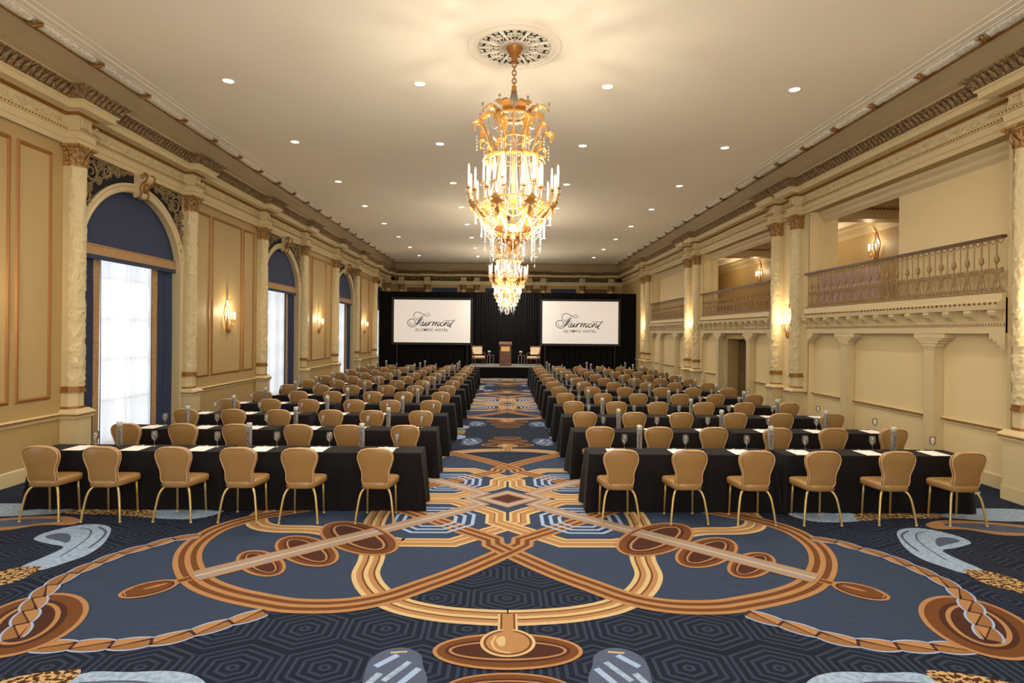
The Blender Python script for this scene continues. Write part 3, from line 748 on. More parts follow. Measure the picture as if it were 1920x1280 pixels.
def yarn(name, c, streak=False, c2=None, sc=30):
    m = bpy.data.materials.new(name); m.use_nodes = True; nt = m.node_tree; N = nt.nodes; L = nt.links
    b = N['Principled BSDF']; b.inputs['Roughness'].default_value = 0.95; b.inputs['Specular IOR Level'].default_value = 0.15
    tc = N.new('ShaderNodeTexCoord'); mp = N.new('ShaderNodeMapping'); mp.inputs['Scale'].default_value = (2.5,60,1) if streak else (sc,sc,1)
    L.new(tc.outputs['Object'], mp.inputs[0]); nz = N.new('ShaderNodeTexNoise'); nz.inputs['Scale'].default_value = 1; nz.inputs['Detail'].default_value = 3; L.new(mp.outputs[0], nz.inputs['Vector'])
    mx = N.new('ShaderNodeMix'); mx.data_type = 'RGBA'; a = lin(c)
    if c2: mx.inputs[6].default_value = a; mx.inputs[7].default_value = lin(c2); mr = N.new('ShaderNodeMapRange'); mr.inputs[1].default_value = .47; mr.inputs[2].default_value = .53; L.new(nz.outputs['Fac'], mr.inputs[0]); L.new(mr.outputs[0], mx.inputs[0])
    else:
        k = 0.28 if streak else 0.14
        mx.inputs[6].default_value = tuple(v*(1-k) for v in a[:3])+(1,); mx.inputs[7].default_value = tuple(v*(1+k) for v in a[:3])+(1,); L.new(nz.outputs['Fac'], mx.inputs[0])
    L.new(mx.outputs[2], b.inputs['Base Color']); return m
K_HEX = carpet_mat()
K_SLATE = yarn('slate_blue_yarn', (48,60,82), True)
K_TAN = yarn('tan_yarn', (156,116,78)); K_CREAM = yarn('cream_yarn', (184,162,120)); K_BROWN = yarn('rust_brown_yarn', (98,60,32))
K_DKBR = yarn('dark_brown_yarn', (66,38,30)); K_RUST = yarn('light_brown_yarn', (132,94,58)); K_GREY = yarn('taupe_grey_yarn', (140,128,124)); K_PALE = yarn('pale_blue_yarn', (140,162,198))
K_MBLUE = yarn('misty_blue_yarn', (146,166,190), c2=(128,150,176), sc=22); K_SPOT = yarn('leopard_yarn', (66,40,26), c2=(180,150,104), sc=26); K_DUSK = yarn('dusk_grey_yarn', (74,84,108))
def strip_pts(path, closed=False):
    n = len(path); out = []
    for i in range(n):
        if closed: a, b, c = path[(i-1)%n], path[i], path[(i+1)%n]
        else: a, b, c = path[max(i-1,0)], path[i], path[min(i+1,n-1)]
        def nrm(p, q):
            dx, dy = q[0]-p[0], q[1]-p[1]; l = math.hypot(dx, dy) or 1e-9
            return (-dy/l, dx/l)
        n1 = nrm(a,b) if a != b else nrm(b,c); n2 = nrm(b,c) if b != c else n1
        mx_, my_ = n1[0]+n2[0], n1[1]+n2[1]; l = math.hypot(mx_,my_) or 1e-9; mx_, my_ = mx_/l, my_/l
        k = 1/max(0.45, mx_*n1[0]+my_*n1[1]); out.append((b, (mx_*k, my_*k)))
    return out
class Carpet:
    def __init__(s): s.mb = MB(); s.z = 0.0
    def setf(s, side, mir, yd): s.side, s.mir, s.yd = side, mir, yd
    def P(s, u, t, z):
        y = s.yd - s.mir*t; return (0.05 + 0.0062*(y-4) + s.side*u, y, z + (0.00012 if s.mir > 0 else 0))
    def poly(s, pts, m, z): s.mb.add([s.P(u,t,z) for u,t in pts], [tuple(range(len(pts)))], m)
    def ribbon(s, path, w, stripes, z, closed=False):
        sp_ = strip_pts(path, closed); n = len(sp_); M_ = n if closed else n-1
        for (f0, f1, m) in stripes:
            vs = []
            for (p, nn) in sp_:
                for f in (f0, f1): o = (f-0.5)*w; vs.append(s.P(p[0]+nn[0]*o, p[1]+nn[1]*o, z))
            s.mb.add(vs, [(2*i, 2*((i+1)%n), 2*((i+1)%n)+1, 2*i+1) for i in range(M_)], m)
    def ell(s, c, a, b, ang, m, z, n=40, s0=1.0):
        ca, sa = cos(ang), sin(ang)
        s.poly([(c[0]+a*s0*cos(q)*ca-b*s0*sin(q)*sa, c[1]+a*s0*cos(q)*sa+b*s0*sin(q)*ca) for q in [2*PI*i/n for i in range(n)]], m, z)
    def target(s, c, a, b, ang, z, brd=0.035, inner=0.62):
        # nested rings: tan edge, brown, dark, tan ring, dark heart
        def e(da, m, dz): s.ell(c, max(.01,a-da), max(.01,b-da), ang, m, z+dz)
        e(0, K_TAN, 0); e(brd, K_BROWN, .0004)
        k = min(a, b)
        for f, m, dz in ((0.36,K_DKBR,.0008),(0.47,K_TAN,.0012),(0.56,K_DKBR,.0016)):
            s.ell(c, a-k*f, b-k*f, ang, m, z+dz)
ST_A = [(0,.19,K_TAN),(.19,.40,K_BROWN),(.40,.60,K_TAN),(.60,.81,K_BROWN),(.81,1,K_TAN)]
ST_B = [(0,.17,K_CREAM),(.17,.24,K_BROWN),(.24,.42,K_TAN),(.42,.58,K_CREAM),(.58,.65,K_BROWN),(.65,.83,K_TAN),(.83,1,K_CREAM)]
ST_B2 = [(0,.16,K_CREAM),(.16,.42,K_TAN),(.42,.47,K_BROWN),(.47,.6,K_CREAM),(.6,.86,K_TAN),(.86,1,K_CREAM)]
ST_C = [(0,.12,K_TAN),(.12,.44,K_GREY),(.44,.56,K_CREAM),(.56,.88,K_GREY),(.88,1,K_TAN)]
S1 = catmull([(0.0,2.0),(.45,2.53),(.80,2.87),(1.03,3.08),(1.26,3.21),(1.5,3.27),(1.8,3.27),(2.05,3.21),(2.51,3.03),(2.9,2.77),(3.24,2.33),(3.43,1.86),(3.44,1.38),(3.29,1.05),(3.06,.80),(2.74,.57),(2.3,.28),(1.9,.05)],5)
S2 = [(-.0,2.0),(-.16,1.80),(-.17,1.64),(-.55,1.30),(-.77,1.08),(-1.34,.56),(-1.9,.05)]
B1 = catmull([(0,3.47),(.22,3.455),(.56,3.40),(.91,3.26),(1.18,3.01),(1.37,2.63),(1.41,2.22),(1.50,1.72),(1.63,1.17),(1.66,.59),(1.66,0)],5)
B2 = [(1.90,.13),(1.10,.135),(.74,.135),(.52,.34),(.27,.55),(.15,.68),(.15,1.02),(-.62,1.745),(-1.2,1.74)] 
B2b = catmull([(-1.2,1.74),(-1.9,1.5),(-2.3,1.33),(-2.75,1.30),(-3.02,1.15),(-3.15,.85),(-3.16,.4)],5)
CB = [(2.98,2.68),(.62,.55),(.36,.29)]
OC = (.92,.93)
def octo(r, c=OC): return [(c[0]+r/cos(PI/8)*cos(PI/8+i*PI/4), c[1]+r/cos(PI/8)*sin(PI/8+i*PI/4)) for i in range(8)]
def twist(cp, path, w, z):
    P = path; pts = [(0,)+tuple(P[0])]; L_ = 0
    for i in range(1, len(P)):
        L_ += math.hypot(P[i][0]-P[i-1][0], P[i][1]-P[i-1][1]); pts.append((L_,)+tuple(P[i]))
    def at(l):
        l = max(0, min(L_-1e-6, l))
        for i in range(len(pts)-1):
            if pts[i+1][0] >= l:
                a, b = pts[i], pts[i+1]; t = (l-a[0])/max(1e-9,b[0]-a[0]); dx, dy = b[1]-a[1], b[2]-a[2]; q = math.hypot(dx,dy) or 1e-9
                return (a[1]+dx*t, a[2]+dy*t, -dy/q, dx/q)
    def q_(l, o): x,y,nx,ny = at(l); return (x+nx*o, y+ny*o)
    n = max(1, int(round(L_/(w*1.75)))); st = L_/n
    for k in range(n):
        l0 = k*st; h = lambda f: w*(0.22 + 0.32*max(0,sin(PI*f))**0.6)
        F = [i/8 for i in range(9)]; ext = 0.10
        for (e, m, zz) in ((.018, K_PALE, 0), (0, K_RUST, .0004)):
            A = [q_(l0+st*(f*(1+2*ext)-ext), h(f)+e) for f in F] + [q_(l0+st*(f*(1+2*ext)-ext), -h(f)-e) for f in F[::-1]]
            cp.poly(A, m, z+zz+(.0001 if k % 2 else 0))
        A = [q_(l0+st*f, h(f)) for f in F] + [q_(l0+st*f, (f-.5)*w*.62) for f in F[::-1]]
        cp.poly(A, K_TAN, z+.0008)
        def line(f0,o0,f1,o1,wd):
            a, b = q_(l0+st*f0,w*o0), q_(l0+st*f1,w*o1); dx,dy = b[0]-a[0], b[1]-a[1]; ll = math.hypot(dx,dy) or 1e-9; nx,ny = -dy/ll*wd, dx/ll*wd
            cp.poly([(a[0]-nx,a[1]-ny),(b[0]-nx,b[1]-ny),(b[0]+nx,b[1]+ny),(a[0]+nx,a[1]+ny)], K_DKBR, z+.0012)
        line(0,-.32,1,.32,.006); line(.97,.34,1.03,-.34,.012)
cp = Carpet()
BAR = math.atan2(.664,.747)
def motif(yd, mir, full):
    for side in (-1, 1):
        cp.setf(side, mir, yd)
        cp.poly([(0,0),(1.9,0)] + S1[::-1][0:1] + [p for p in S1[::-1]] , K_SLATE, .0005)
        cp.poly([(0,1.9),(.6,2.55),(.85,2.98),(1.1,3.05),(1.3,2.63),(1.36,2.2),(1.45,1.7),(.9,1.6)], K_SLATE, .0006)
        cp.poly([(3.40,1.5),(3.74,1.69),(3.86,1.9),(4.04,2.09),(4.13,2.38),(4.19,2.87),(4.12,3.12),(3.95,3.7),(3.31,3.92),(2.94,3.9),(2.5,3.77),(2.0,3.37),(2.5,3.1),(2.9,2.8),(3.3,2.3),(3.43,1.86)], K_SLATE, .0005)
    # hexagon triangle under the crossing
    for side in (-1, 1):
        cp.setf(side, mir, yd)
        cp.ribbon(B1, .27, ST_B, .0012)
        cp.ribbon(octo(.487), .045, [(0,1,K_PALE)], .0014, True); cp.ribbon(octo(.375), .045, [(0,1,K_PALE)], .0014, True); cp.ribbon(octo(.265), .04, [(0,1,K_PALE)], .0014, True)
        cp.ribbon(B2, .26, ST_B2, .0020 if side > 0 else .0026)
        cp.ribbon(B2b, .26, ST_B2, .0020)
        cp.ribbon(S1, .265, ST_A, .0034 if side < 0 else .0030)
        cp.ribbon(S2, .255, ST_A, .0038 if side > 0 else .0032)
        cp.ribbon(CB, .26, ST_C, .0040)
        cp.ribbon([(.62,.55),(.34,.27),(.58,0.0)], .15, ST_C, .0042)
        o1 = octo(.487); o2 = octo(.375); o3 = octo(.265)
        for o in (o1,o2,o3):
            cp.ribbon([o[i] for i in (1,2,3,4)], .045, [(0,1,K_PALE)], .0046)
        # ellipse stack on the bar
        for (c, a, b) in (((1.71,1.58),.345,.68),((2.16,1.99),.265,.55),((2.50,2.34),.20,.42)):
            cp.target(c, a, b, BAR, .0046 + (.0004 if c[0] > 2 else 0))
        cp.ribbon([(2.98,2.68),(1.52,1.38)], .275, ST_C, .0072)
        # spoon drop
        cp.ribbon([(3.0,2.72),(3.16,2.86)], .12, [(0,.2,K_TAN),(.2,.8,K_BROWN),(.8,1,K_TAN)], .0050)
        ang = math.atan2(.14,.16)
        cp.ell((3.25,2.95), .235, .165, ang, K_TAN, .0052); cp.ell((3.25,2.95), .205, .135, ang, K_DKBR, .0056); cp.ell((3.25,2.95), .185, .115, ang, K_BROWN, .0060); cp.ell((3.22,2.90), .10, .02, ang, K_TAN, .0064)
        cp.ribbon(catmull([(3.36,3.10),(3.42,3.03),(3.40,2.93)],4), .012, [(0,1,K_TAN)], .0064)
        # round target with rope
        ca = math.atan2(.85,-.53)
        cp.target((3.84,3.57), .57, .40, ca, .0052, brd=.04)
        twist(cp, catmull([(3.50,1.58),(3.62,1.62),(3.76,1.70),(3.87,1.88),(4.03,2.09),(4.12,2.38),(4.17,2.63),(4.17,2.87),(4.10,3.12),(3.99,3.35),(3.87,3.58),(3.74,3.84)],5), .15, .0075)
        twist(cp, catmull([(3.50,3.93),(3.31,3.92),(3.14,3.91),(2.94,3.90),(2.74,3.87),(2.55,3.80),(2.39,3.68),(2.2,3.53),(2.02,3.38)],5), .155, .0028)
        # pale paisley plume
        pl = catmull([(5.31,1.66),(5.32,1.46),(5.17,1.23),(4.95,1.17),(4.7,1.30),(4.50,1.65),(4.40,1.93),(4.38,2.16),(4.44,2.34),(4.54,2.53),(4.68,2.50),(4.80,2.45),(4.77,2.17),(4.78,1.93),(4.96,1.85),(5.17,1.76)],4,True)
        cp.poly(pl, K_MBLUE, .001)
        cp.poly(catmull([(5.22,1.62),(5.18,1.50),(5.03,1.52),(4.90,1.66),(4.84,1.80),(4.97,1.74)],4,True), K_DUSK, .0014)
        cp.ribbon(catmull([(5.05,1.30),(4.88,1.38),(4.74,1.60),(4.66,1.9),(4.62,2.2)],5), .018, [(0,1,K_DUSK)], .0014)
        cp.ribbon(catmull([(4.86,1.27),(4.66,1.44),(4.55,1.7),(4.50,1.95)],5), .03, [(0,1,K_DUSK)], .0014)
        cp.poly(catmull([(4.59,2.47),(4.68,2.44),(4.80,2.47),(4.90,2.57),(4.98,2.75),(5.0,3.0),(4.85,3.1),(4.68,2.92),(4.58,2.82),(4.55,2.68)],3,True), K_SPOT, .0016)
        cp.poly(catmull([(5.05,3.05),(4.85,3.15),(4.8,3.4),(5.0,3.9),(5.4,4.4),(6.1,4.6),(6.3,4.2),(5.7,3.8),(5.3,3.4)],4,True), K_MBLUE, .001)
        cp.poly(catmull([(5.9,1.42),(5.6,1.22),(5.25,1.20),(5.25,1.02),(5.62,.86),(6.2,.95),(7.0,1.3),(7.2,1.7),(6.5,1.45)],4,True), K_TAN, .001)
        cp.poly(catmull([(5.9,1.28),(5.6,1.13),(5.45,1.06),(5.62,.98),(6.1,1.03),(6.8,1.35),(6.6,1.40)],4,True), K_DUSK, .0014)
        cp.poly(catmull([(4.5,.9),(5.0,.80),(5.6,.78),(5.7,.62),(5.2,.50),(4.6,.62)],4,True), K_SPOT, .0012)
        cp.poly(catmull([(3.9,.95),(4.5,.9),(4.6,.62),(4.2,.45),(3.7,.6)],4,True), K_MBLUE, .001)
        cp.poly(catmull([(5.7,.75),(6.4,.9),(7.1,.8),(7.1,.4),(6.3,.35),(5.7,.5)],4,True), K_MBLUE, .001)
        # low plumes near the period line
        cp.poly(catmull([(2.92,4.28),(2.6,4.25),(2.29,4.24),(2.05,4.34),(1.85,4.6),(1.8,4.95),(2.2,5.2),(2.6,4.95),(3.0,4.7)],4,True), K_MBLUE, .001)
        cp.ribbon(catmull([(2.85,4.38),(2.5,4.36),(2.2,4.45),(2.05,4.7)],4), .025, [(0,1,K_DUSK)], .0014)
        cp.poly(catmull([(2.92,4.26),(3.1,4.24),(3.36,4.33),(3.7,4.6),(3.8,4.9),(3.4,5.0),(3.0,4.72)],4,True), K_SPOT, .0016)
        # grey plume by the centre
        bl = catmull([(.97,4.45),(.99,4.12),(.91,3.97),(.77,3.93),(.64,4.02),(.60,4.16),(.54,4.40),(.62,4.75),(.85,4.8),(1.0,4.65)],4,True)
        cp.poly(bl, K_DUSK, .001)
        for (a,b,c,d,w_,mm) in ((.93,4.18,.80,4.03,.05,K_PALE),(.84,4.35,.70,4.12,.045,K_MBLUE),(.95,4.42,.88,4.26,.05,K_MBLUE),(.76,4.45,.62,4.2,.05,K_PALE),(.86,4.0,.74,3.985,.02,K_CREAM),(.80,4.65,.70,4.45,.07,K_MBLUE),(.92,4.62,.86,4.5,.05,K_PALE)):
            cp.ribbon([(a,b),(c,d)], w_, [(0,1,mm)], .0015)
        # edge paisleys of the aisle
        cp.poly(catmull([(.98,4.75),(1.2,4.6),(1.45,4.7),(1.6,5.0),(1.4,5.3),(1.1,5.2),(.95,5.0)],4,True), K_MBLUE, .0011)
        cp.ribbon(catmull([(1.1,4.9),(1.25,4.8),(1.4,4.95),(1.3,5.1)],4), .05, [(0,1,K_DUSK)], .0015)
        cp.poly([(1.0,5.32),(1.7,5.3),(1.75,5.6),(1.0,5.6)], K_SPOT, .0012)
    cp.setf(1, mir, yd)
    if mir > 0:
        cp.ribbon([(-.36,0),(0,-.33),(.36,0),(0,.33)], .15, ST_C, .0050, True)
        cp.poly([(-.25,0),(0,-.22),(.25,0),(0,.22)], K_BROWN, .0054)
        cp.poly([(-.22,0),(0,-.19),(.22,0),(0,.19)], K_DKBR, .0058)
    for (t, a, b) in ((4.83,.31,.15),(4.45,.43,.19)): cp.target((0,t), a, b, 0, .0030 if t > 4.5 else .0052, brd=.02)
    cp.target((0,3.98), .555, .25, 0, .0074, brd=.03)
    cp.ribbon([(0,3.42),(0,3.76)], .16, [(0,.12,K_CREAM),(.12,.22,K_BROWN),(.22,.78,K_TAN),(.78,.88,K_BROWN),(.88,1,K_CREAM)], .0098)
    for r_, m_, dz in ((.21,K_CREAM,0),(.185,K_BROWN,.0004),(.165,K_TAN,.0008)): cp.ell((0,3.87), r_, r_*.96, 0, m_, .0102+dz)
    cp.ribbon([(0,3.50),(0,3.80)], .09, [(0,1,K_TAN)], .0112)
    cp.ribbon(catmull([(-.09,3.78),(-.12,3.88),(-.08,3.98),(.02,4.02)],4), .018, [(0,1,K_CREAM)], .0116)
    cp.poly(catmull([(-.03,3.78),(-.09,3.83),(-.06,3.93),(-.02,3.90)],4,True), K_CREAM, .0116)
for k in range(-1, 3):
    for mir in (1, -1): motif(8.31+11.2*k, mir, True)
base = MB(); base.add([(-7.315,YB+.01,0),(7.70,YB+.01,0),(7.70,YF-.01,0),(-7.315,YF-.01,0)], [(0,1,2,3)], K_HEX)
for m in base.mats: pass
cp.mb.add(base.v, base.f, K_HEX)
cp.mb.build('carpet', label='navy hexagon carpet with bronze interlaced straps and medallions', cat='carpet')

# ------------------------------------------------------------------ classroom tables
FAR = [8.20,9.95,11.63,13.28,14.98,16.65,18.25,19.85,21.45,23.05,24.70,26.37]
DEP = 0.46
def cloth(length, seed):
    rnd = random.Random(seed); hx, hy = length/2, DEP/2; P = []
    nx, ny = 40, 9
    for i in range(nx): P.append((-hx+2*hx*i/nx, -hy, 0, -1))
    for i in range(ny): P.append((hx, -hy+2*hy*i/ny, 1, 0))
    for i in range(nx): P.append((hx-2*hx*i/nx, hy, 0, 1))
    for i in range(ny): P.append((-hx, hy-2*hy*i/ny, -1, 0))
    n = len(P); ph = rnd.random()*6; vs = []; fs = []
    rings = [(0.760,-0.012,0),(0.757,-0.002,0),(0.745,0.004,0.0),(0.5,0.012,0.4),(0.25,0.022,0.8),(0.012,0.030,1.0)]
    for (z, off, k) in rings:
        for i, (x, y, nx_, ny_) in enumerate(P):
            s = i/n*2*PI
            wv = 0.010*sin(s*17+ph) + 0.007*sin(s*29+2*ph) if abs(ny_) else 0.016*sin(i*2.1+ph)
            dc = min(math.hypot(abs(x)-hx, abs(y)-hy), 0.2); cf = (1-dc/0.2)**2*0.06
            o = off + k*(wv + cf)
            cx_ = cf*k*(1 if x > 0 else -1)*(0.9 if abs(ny_) else 0); cy_ = cf*k*(1 if y > 0 else -1)*(0.9 if abs(nx_) else 0)
            vs.append((x + nx_*o + cx_, y + ny_*o + cy_, z))
    for r in range(len(rings)-1):
        for i in range(n): fs.append((r*n+i, (r+1)*n+i, (r+1)*n+(i+1)%n, r*n+(i+1)%n))
    m_ = MB(); m_.add(vs, fs, M_BLACKC, True); m_.add([(x*(1-0.012/hx), y*(1-0.012/hy), 0.760) for x,y,_,_ in P], [tuple(range(n))], M_BLACKC)
    return m_.mesh('draped_table')
CL = [cloth(2.46, s) for s in (1,2,3)]
LX = [(-3.60,-1.02), (-6.20,-3.62)]; RX = [(1.09,3.67), (3.69,6.27)]
def put(name, me, loc, rz=0, **k):
    o = bpy.data.objects.new(name, me); COL.objects.link(o); o.location = loc; o.rotation_euler = (0,0,rz); return tag(o, **k)
for ri, yf in enumerate(FAR):
    for side, XS in (('window',LX),('balcony',RX)):
        for ti, (a, b) in enumerate(XS):
            put('draped_table', CL[(ri+ti)%3], ((a+b)/2, yf-DEP/2, 0), PI*((ri+ti)%2), cat='table', group='black draped classroom tables',
                label='black draped table in %s row, %s end on the %s side' % (ORD[ri], 'aisle' if ti == 0 else 'wall', side))

# ------------------------------------------------------------------ chair
BO = [(0,.930),(.10,.926),(.165,.908),(.205,.872),(.220,.83),(.215,.77),(.192,.70),(.170,.64),(.166,.585),(.172,.535),(.163,.492),(.135,.468),(.07,.458)]
BOUT = BO + [(0,.456)] + [(-x,z) for x,z in BO[:0:-1]]
def back_pt(x, z, dy): return (x, -0.165 - 0.075*(z-.45)/.48 + 0.45*x*x + dy, z)
def chair_parts(r):
    m_ = MB(); zc = .70; n = len(BOUT); vs = []; fs = []
    rings = [(.0,-.030),(.5,-.029),(.90,-.024),(.975,-.016),(1.0,0.0),(.975,.018),(.90,.028),(.5,.036),(0,.038)]
    for (sc, dy) in rings[1:-1]:
        for (x,z) in BOUT: vs.append(back_pt(x*sc, zc+(z-zc)*sc, dy))
    for q in range(len(rings)-3):
        for i in range(n): fs.append((q*n+i, q*n+(i+1)%n, (q+1)*n+(i+1)%n, (q+1)*n+i))
    vs.append(back_pt(0,zc,-.030)); vs.append(back_pt(0,zc,.038)); c1 = len(vs)-2; c2 = len(vs)-1; q = (len(rings)-3)*n
    for i in range(n): fs.append((i,(i+1)%n,c1)[::-1]); fs.append((q+i,q+(i+1)%n,c2))
    m_.add(vs, fs, M_CHAIR, True); bk = m_.build('backrest', r)
    m_ = MB(); m_.tube([back_pt(x*.965, zc+(z-zc)*.972, -.024) for x,z in BOUT], .0075, M_PIPE, 4, True)
    m_.tube([back_pt(x*.99, zc+(z-zc)*.99, .012) for x,z in BOUT], .0075, M_PIPE, 4, True); m_.build('piping', bk)
    m_ = MB(); SO = [(.10,-.205),(.165,-.17),(.195,-.06),(.225,.12),(.228,.20),(.205,.235),(.12,.248),(0,.25)]
    SO = SO + [(-x,y) for x,y in SO[-2::-1]]; n = len(SO); vs = []; fs = []
    rr = [(.93,.418),(1.0,.432),(1.0,.482),(.97,.500),(.86,.512),(.45,.518)]
    for (sc,z) in rr:
        for (x,y) in SO: vs.append((x*sc, .02+(y-.02)*sc, z))
    for q in range(len(rr)-1):
        for i in range(n): fs.append((q*n+i,(q+1)*n+i,(q+1)*n+(i+1)%n,q*n+(i+1)%n)[::-1])
    fs.append(tuple(range((len(rr)-1)*n, len(rr)*n))); fs.append(tuple(range(n))[::-1])
    m_.add(vs, fs, M_CHAIR, True); m_.build('seat', r)
    for s in (-1,1):
        m_ = MB(); P = catmull([(s*.105,-.10,.425),(s*.135,-.125,.418),(s*.168,-.155,.385),(s*.192,-.178,.32),(s*.208,-.195,.22),(s*.224,-.212,.10),(s*.232,-.222,.012)],3)
        m_.tube(P, .0145, M_CHLEG, 7); m_.tube([(s*.2315,-.2215,.022),(s*.233,-.223,0)], .016, M_FOOT, 7); m_.build('leg', r)
        m_ = MB(); m_.tube([(s*.178,.190,.425),(s*.180,.200,.30),(s*.186,.216,.012)], .0145, M_CHLEG, 7); m_.tube([(s*.1855,.215,.022),(s*.187,.218,0)], .016, M_FOOT, 7); m_.build('leg', r)
    m_ = MB(); m_.tube([(.105,-.10,.425),(0,-.105,.427),(-.105,-.10,.425)], .011, M_CHLEG, 6); m_.build('stretcher', r)
C1L = [-1.56,-2.48,-3.22,-4.02,-4.89,-5.63]; CXL = [-1.50,-2.37,-3.12,-4.06,-4.87,-5.72]
C1R = [1.45,2.31,3.14,3.96,4.90,5.79]; CXR = [1.49,2.40,3.26,4.25,5.10,6.05]
SEAT = ['aisle seat','second seat from the aisle','third seat from the aisle','fourth seat from the aisle','fifth seat from the aisle','wall-end seat']
PLACE = ['aisle place','second place from the aisle','third place from the aisle','fourth place from the aisle','fifth place from the aisle','wall-end place']
rnd = random.Random(3)
ch0 = None
# goblet
GP = [(.0,.0),(.034,.0),(.035,.003),(.012,.007),(.0045,.014),(.004,.070),(.007,.078),(.020,.088),(.033,.105),(.040,.130),(.041,.155),(.037,.185),(.033,.205),(.0315,.205),(.036,.180),(.0395,.153),(.0385,.131),(.031,.107),(.018,.092),(.0,.086)]
m_ = MB(); m_.lathe(GP[6:], (0,0,0), M_GLASS, 14); G_BOWL = m_.mesh('bowl')
m_ = MB(); m_.lathe(GP[:7], (0,0,0), M_GLASS, 12); G_STEM = m_.mesh('stem')
m_ = MB(); m_.lathe(GP, (0,0,0), M_GLASS, 12); G_ALL = m_.mesh('goblet')
# bottle
def text_mesh(s, size, font_shear=0.0, spacing=1.0):
    cu = bpy.data.curves.new('lettering', 'FONT'); cu.body = s; cu.size = size; cu.align_x = 'CENTER'; cu.align_y = 'CENTER'; cu.shear = font_shear; cu.space_character = spacing; cu.resolution_u = 3; cu.offset = size*0.012
    o = bpy.data.objects.new('lettering', cu); COL.objects.link(o); bpy.context.view_layer.update()
    me = bpy.data.meshes.new_from_object(o.evaluated_get(bpy.context.evaluated_depsgraph_get())); bpy.data.objects.remove(o); return me
m_ = MB(); m_.lathe([(0,0),(.035,0),(.0365,.004),(.0365,.262),(.033,.262),(.033,.012),(0,.012)], (0,0,0), M_BOTTLE, 16); B_BODY = m_.mesh('bottle_body')
m_ = MB(); m_.lathe([(.0345,.262),(.0370,.263),(.0370,.318),(.034,.322),(0,.322)], (0,0,0), M_STEEL, 16); B_CAP = m_.mesh('cap')
B_TXT = text_mesh('VOSS', 0.060, 0.0, 1.2)
B_TXT.materials.clear(); B_TXT.materials.append(M_INK)
for v in B_TXT.vertices:                       # lettering runs up the bottle, bent round the glass
    x, y = v.co.x, v.co.y; a = y/.037
    v.co = Vector((.0372*sin(-a), -.0372*cos(-a), .125 + x*1.0))
m_ = MB(); m_.bevbox(-.125,.125,-.165,.165,0,.004,.001,M_PAPER); PAD = m_.mesh('notepad')
m_ = MB(); m_.tube([(-.07,0,.005),(.055,0,.005),(.07,0,.004)], [.0045,.0045,.002], M_INK, 6); m_.tube([(-.075,0,.005),(-.03,0,.0055)], .0052, M_STEEL, 6); PEN = m_.mesh('pen')
for ri, yf in enumerate(FAR):
    near = yf - DEP; rn = ORD[ri]
    for side, XS, gdx, pdx in (('window', C1L if ri == 0 else CXL, .12, -.02), ('balcony', C1R if ri == 0 else CXR, .20, .09)):
        for ci, x in enumerate(XS):
            cy = near - (.32 if ri == 0 else .285) + rnd.uniform(-.015,.015); rz = rnd.uniform(-.03,.03)
            lab = 'gold banquet chair in %s row, %s, %s side' % (rn, SEAT[ci], side)
            if ch0 is None:
                ch0 = empty('banquet_chair', (x, cy, 0), rz, cat='chair', group='gold banquet chairs', label=lab); chair_parts(ch0)
            else: clone(ch0, (x + rnd.uniform(-.012,.012), cy, 0), rz, label=lab, cat='chair', group='gold banquet chairs')
            gx = x + gdx + rnd.uniform(-.03,.03); gy = yf - .13 + rnd.uniform(-.015,.015)
            k = dict(cat='glass', group='empty stemmed goblets', label='empty stemmed water goblet in %s row, %s, %s side' % (rn, PLACE[ci], side))
            if ri < 4:
                g = empty('goblet', (gx, gy, .7605), **k)
                for nm, me in (('bowl',G_BOWL),('stem',G_STEM)): o = bpy.data.objects.new(nm, me); COL.objects.link(o); o.parent = g
            else: put('goblet', G_ALL, (gx, gy, .7605), **k)
            px = x + pdx
            put('notepad', PAD, (px, near + .185, .7605), rnd.uniform(-.03,.03), cat='notepad', group='white notepads', label='white sheet of notepaper in %s row, %s, %s side' % (rn, PLACE[ci], side))
            if ri < 4: put('pen', PEN, (px + .03, near + .375, .7605), rnd.uniform(-.05,.05), cat='pen', group='hotel pens', label='dark pen above the notepaper in %s row, %s, %s side' % (rn, PLACE[ci], side))
        for bi_, x in enumerate((-1.94,-3.49,-5.27) if side == 'window' else (1.94,3.71,5.47)):
            b = empty('water_bottle', (x + rnd.uniform(-.04,.04), yf - .07 + rnd.uniform(-.02,.02), .7605), rnd.uniform(-.5,.5) , cat='bottle', group='tall cylindrical water bottles',
                label='tall clear water bottle in %s row, %s from the aisle on the %s side' % (rn, ORD[bi_], side))
            for nm, me in (('bottle_body',B_BODY),('cap',B_CAP),('lettering',B_TXT)): o = bpy.data.objects.new(nm, me); COL.objects.link(o); o.parent = b
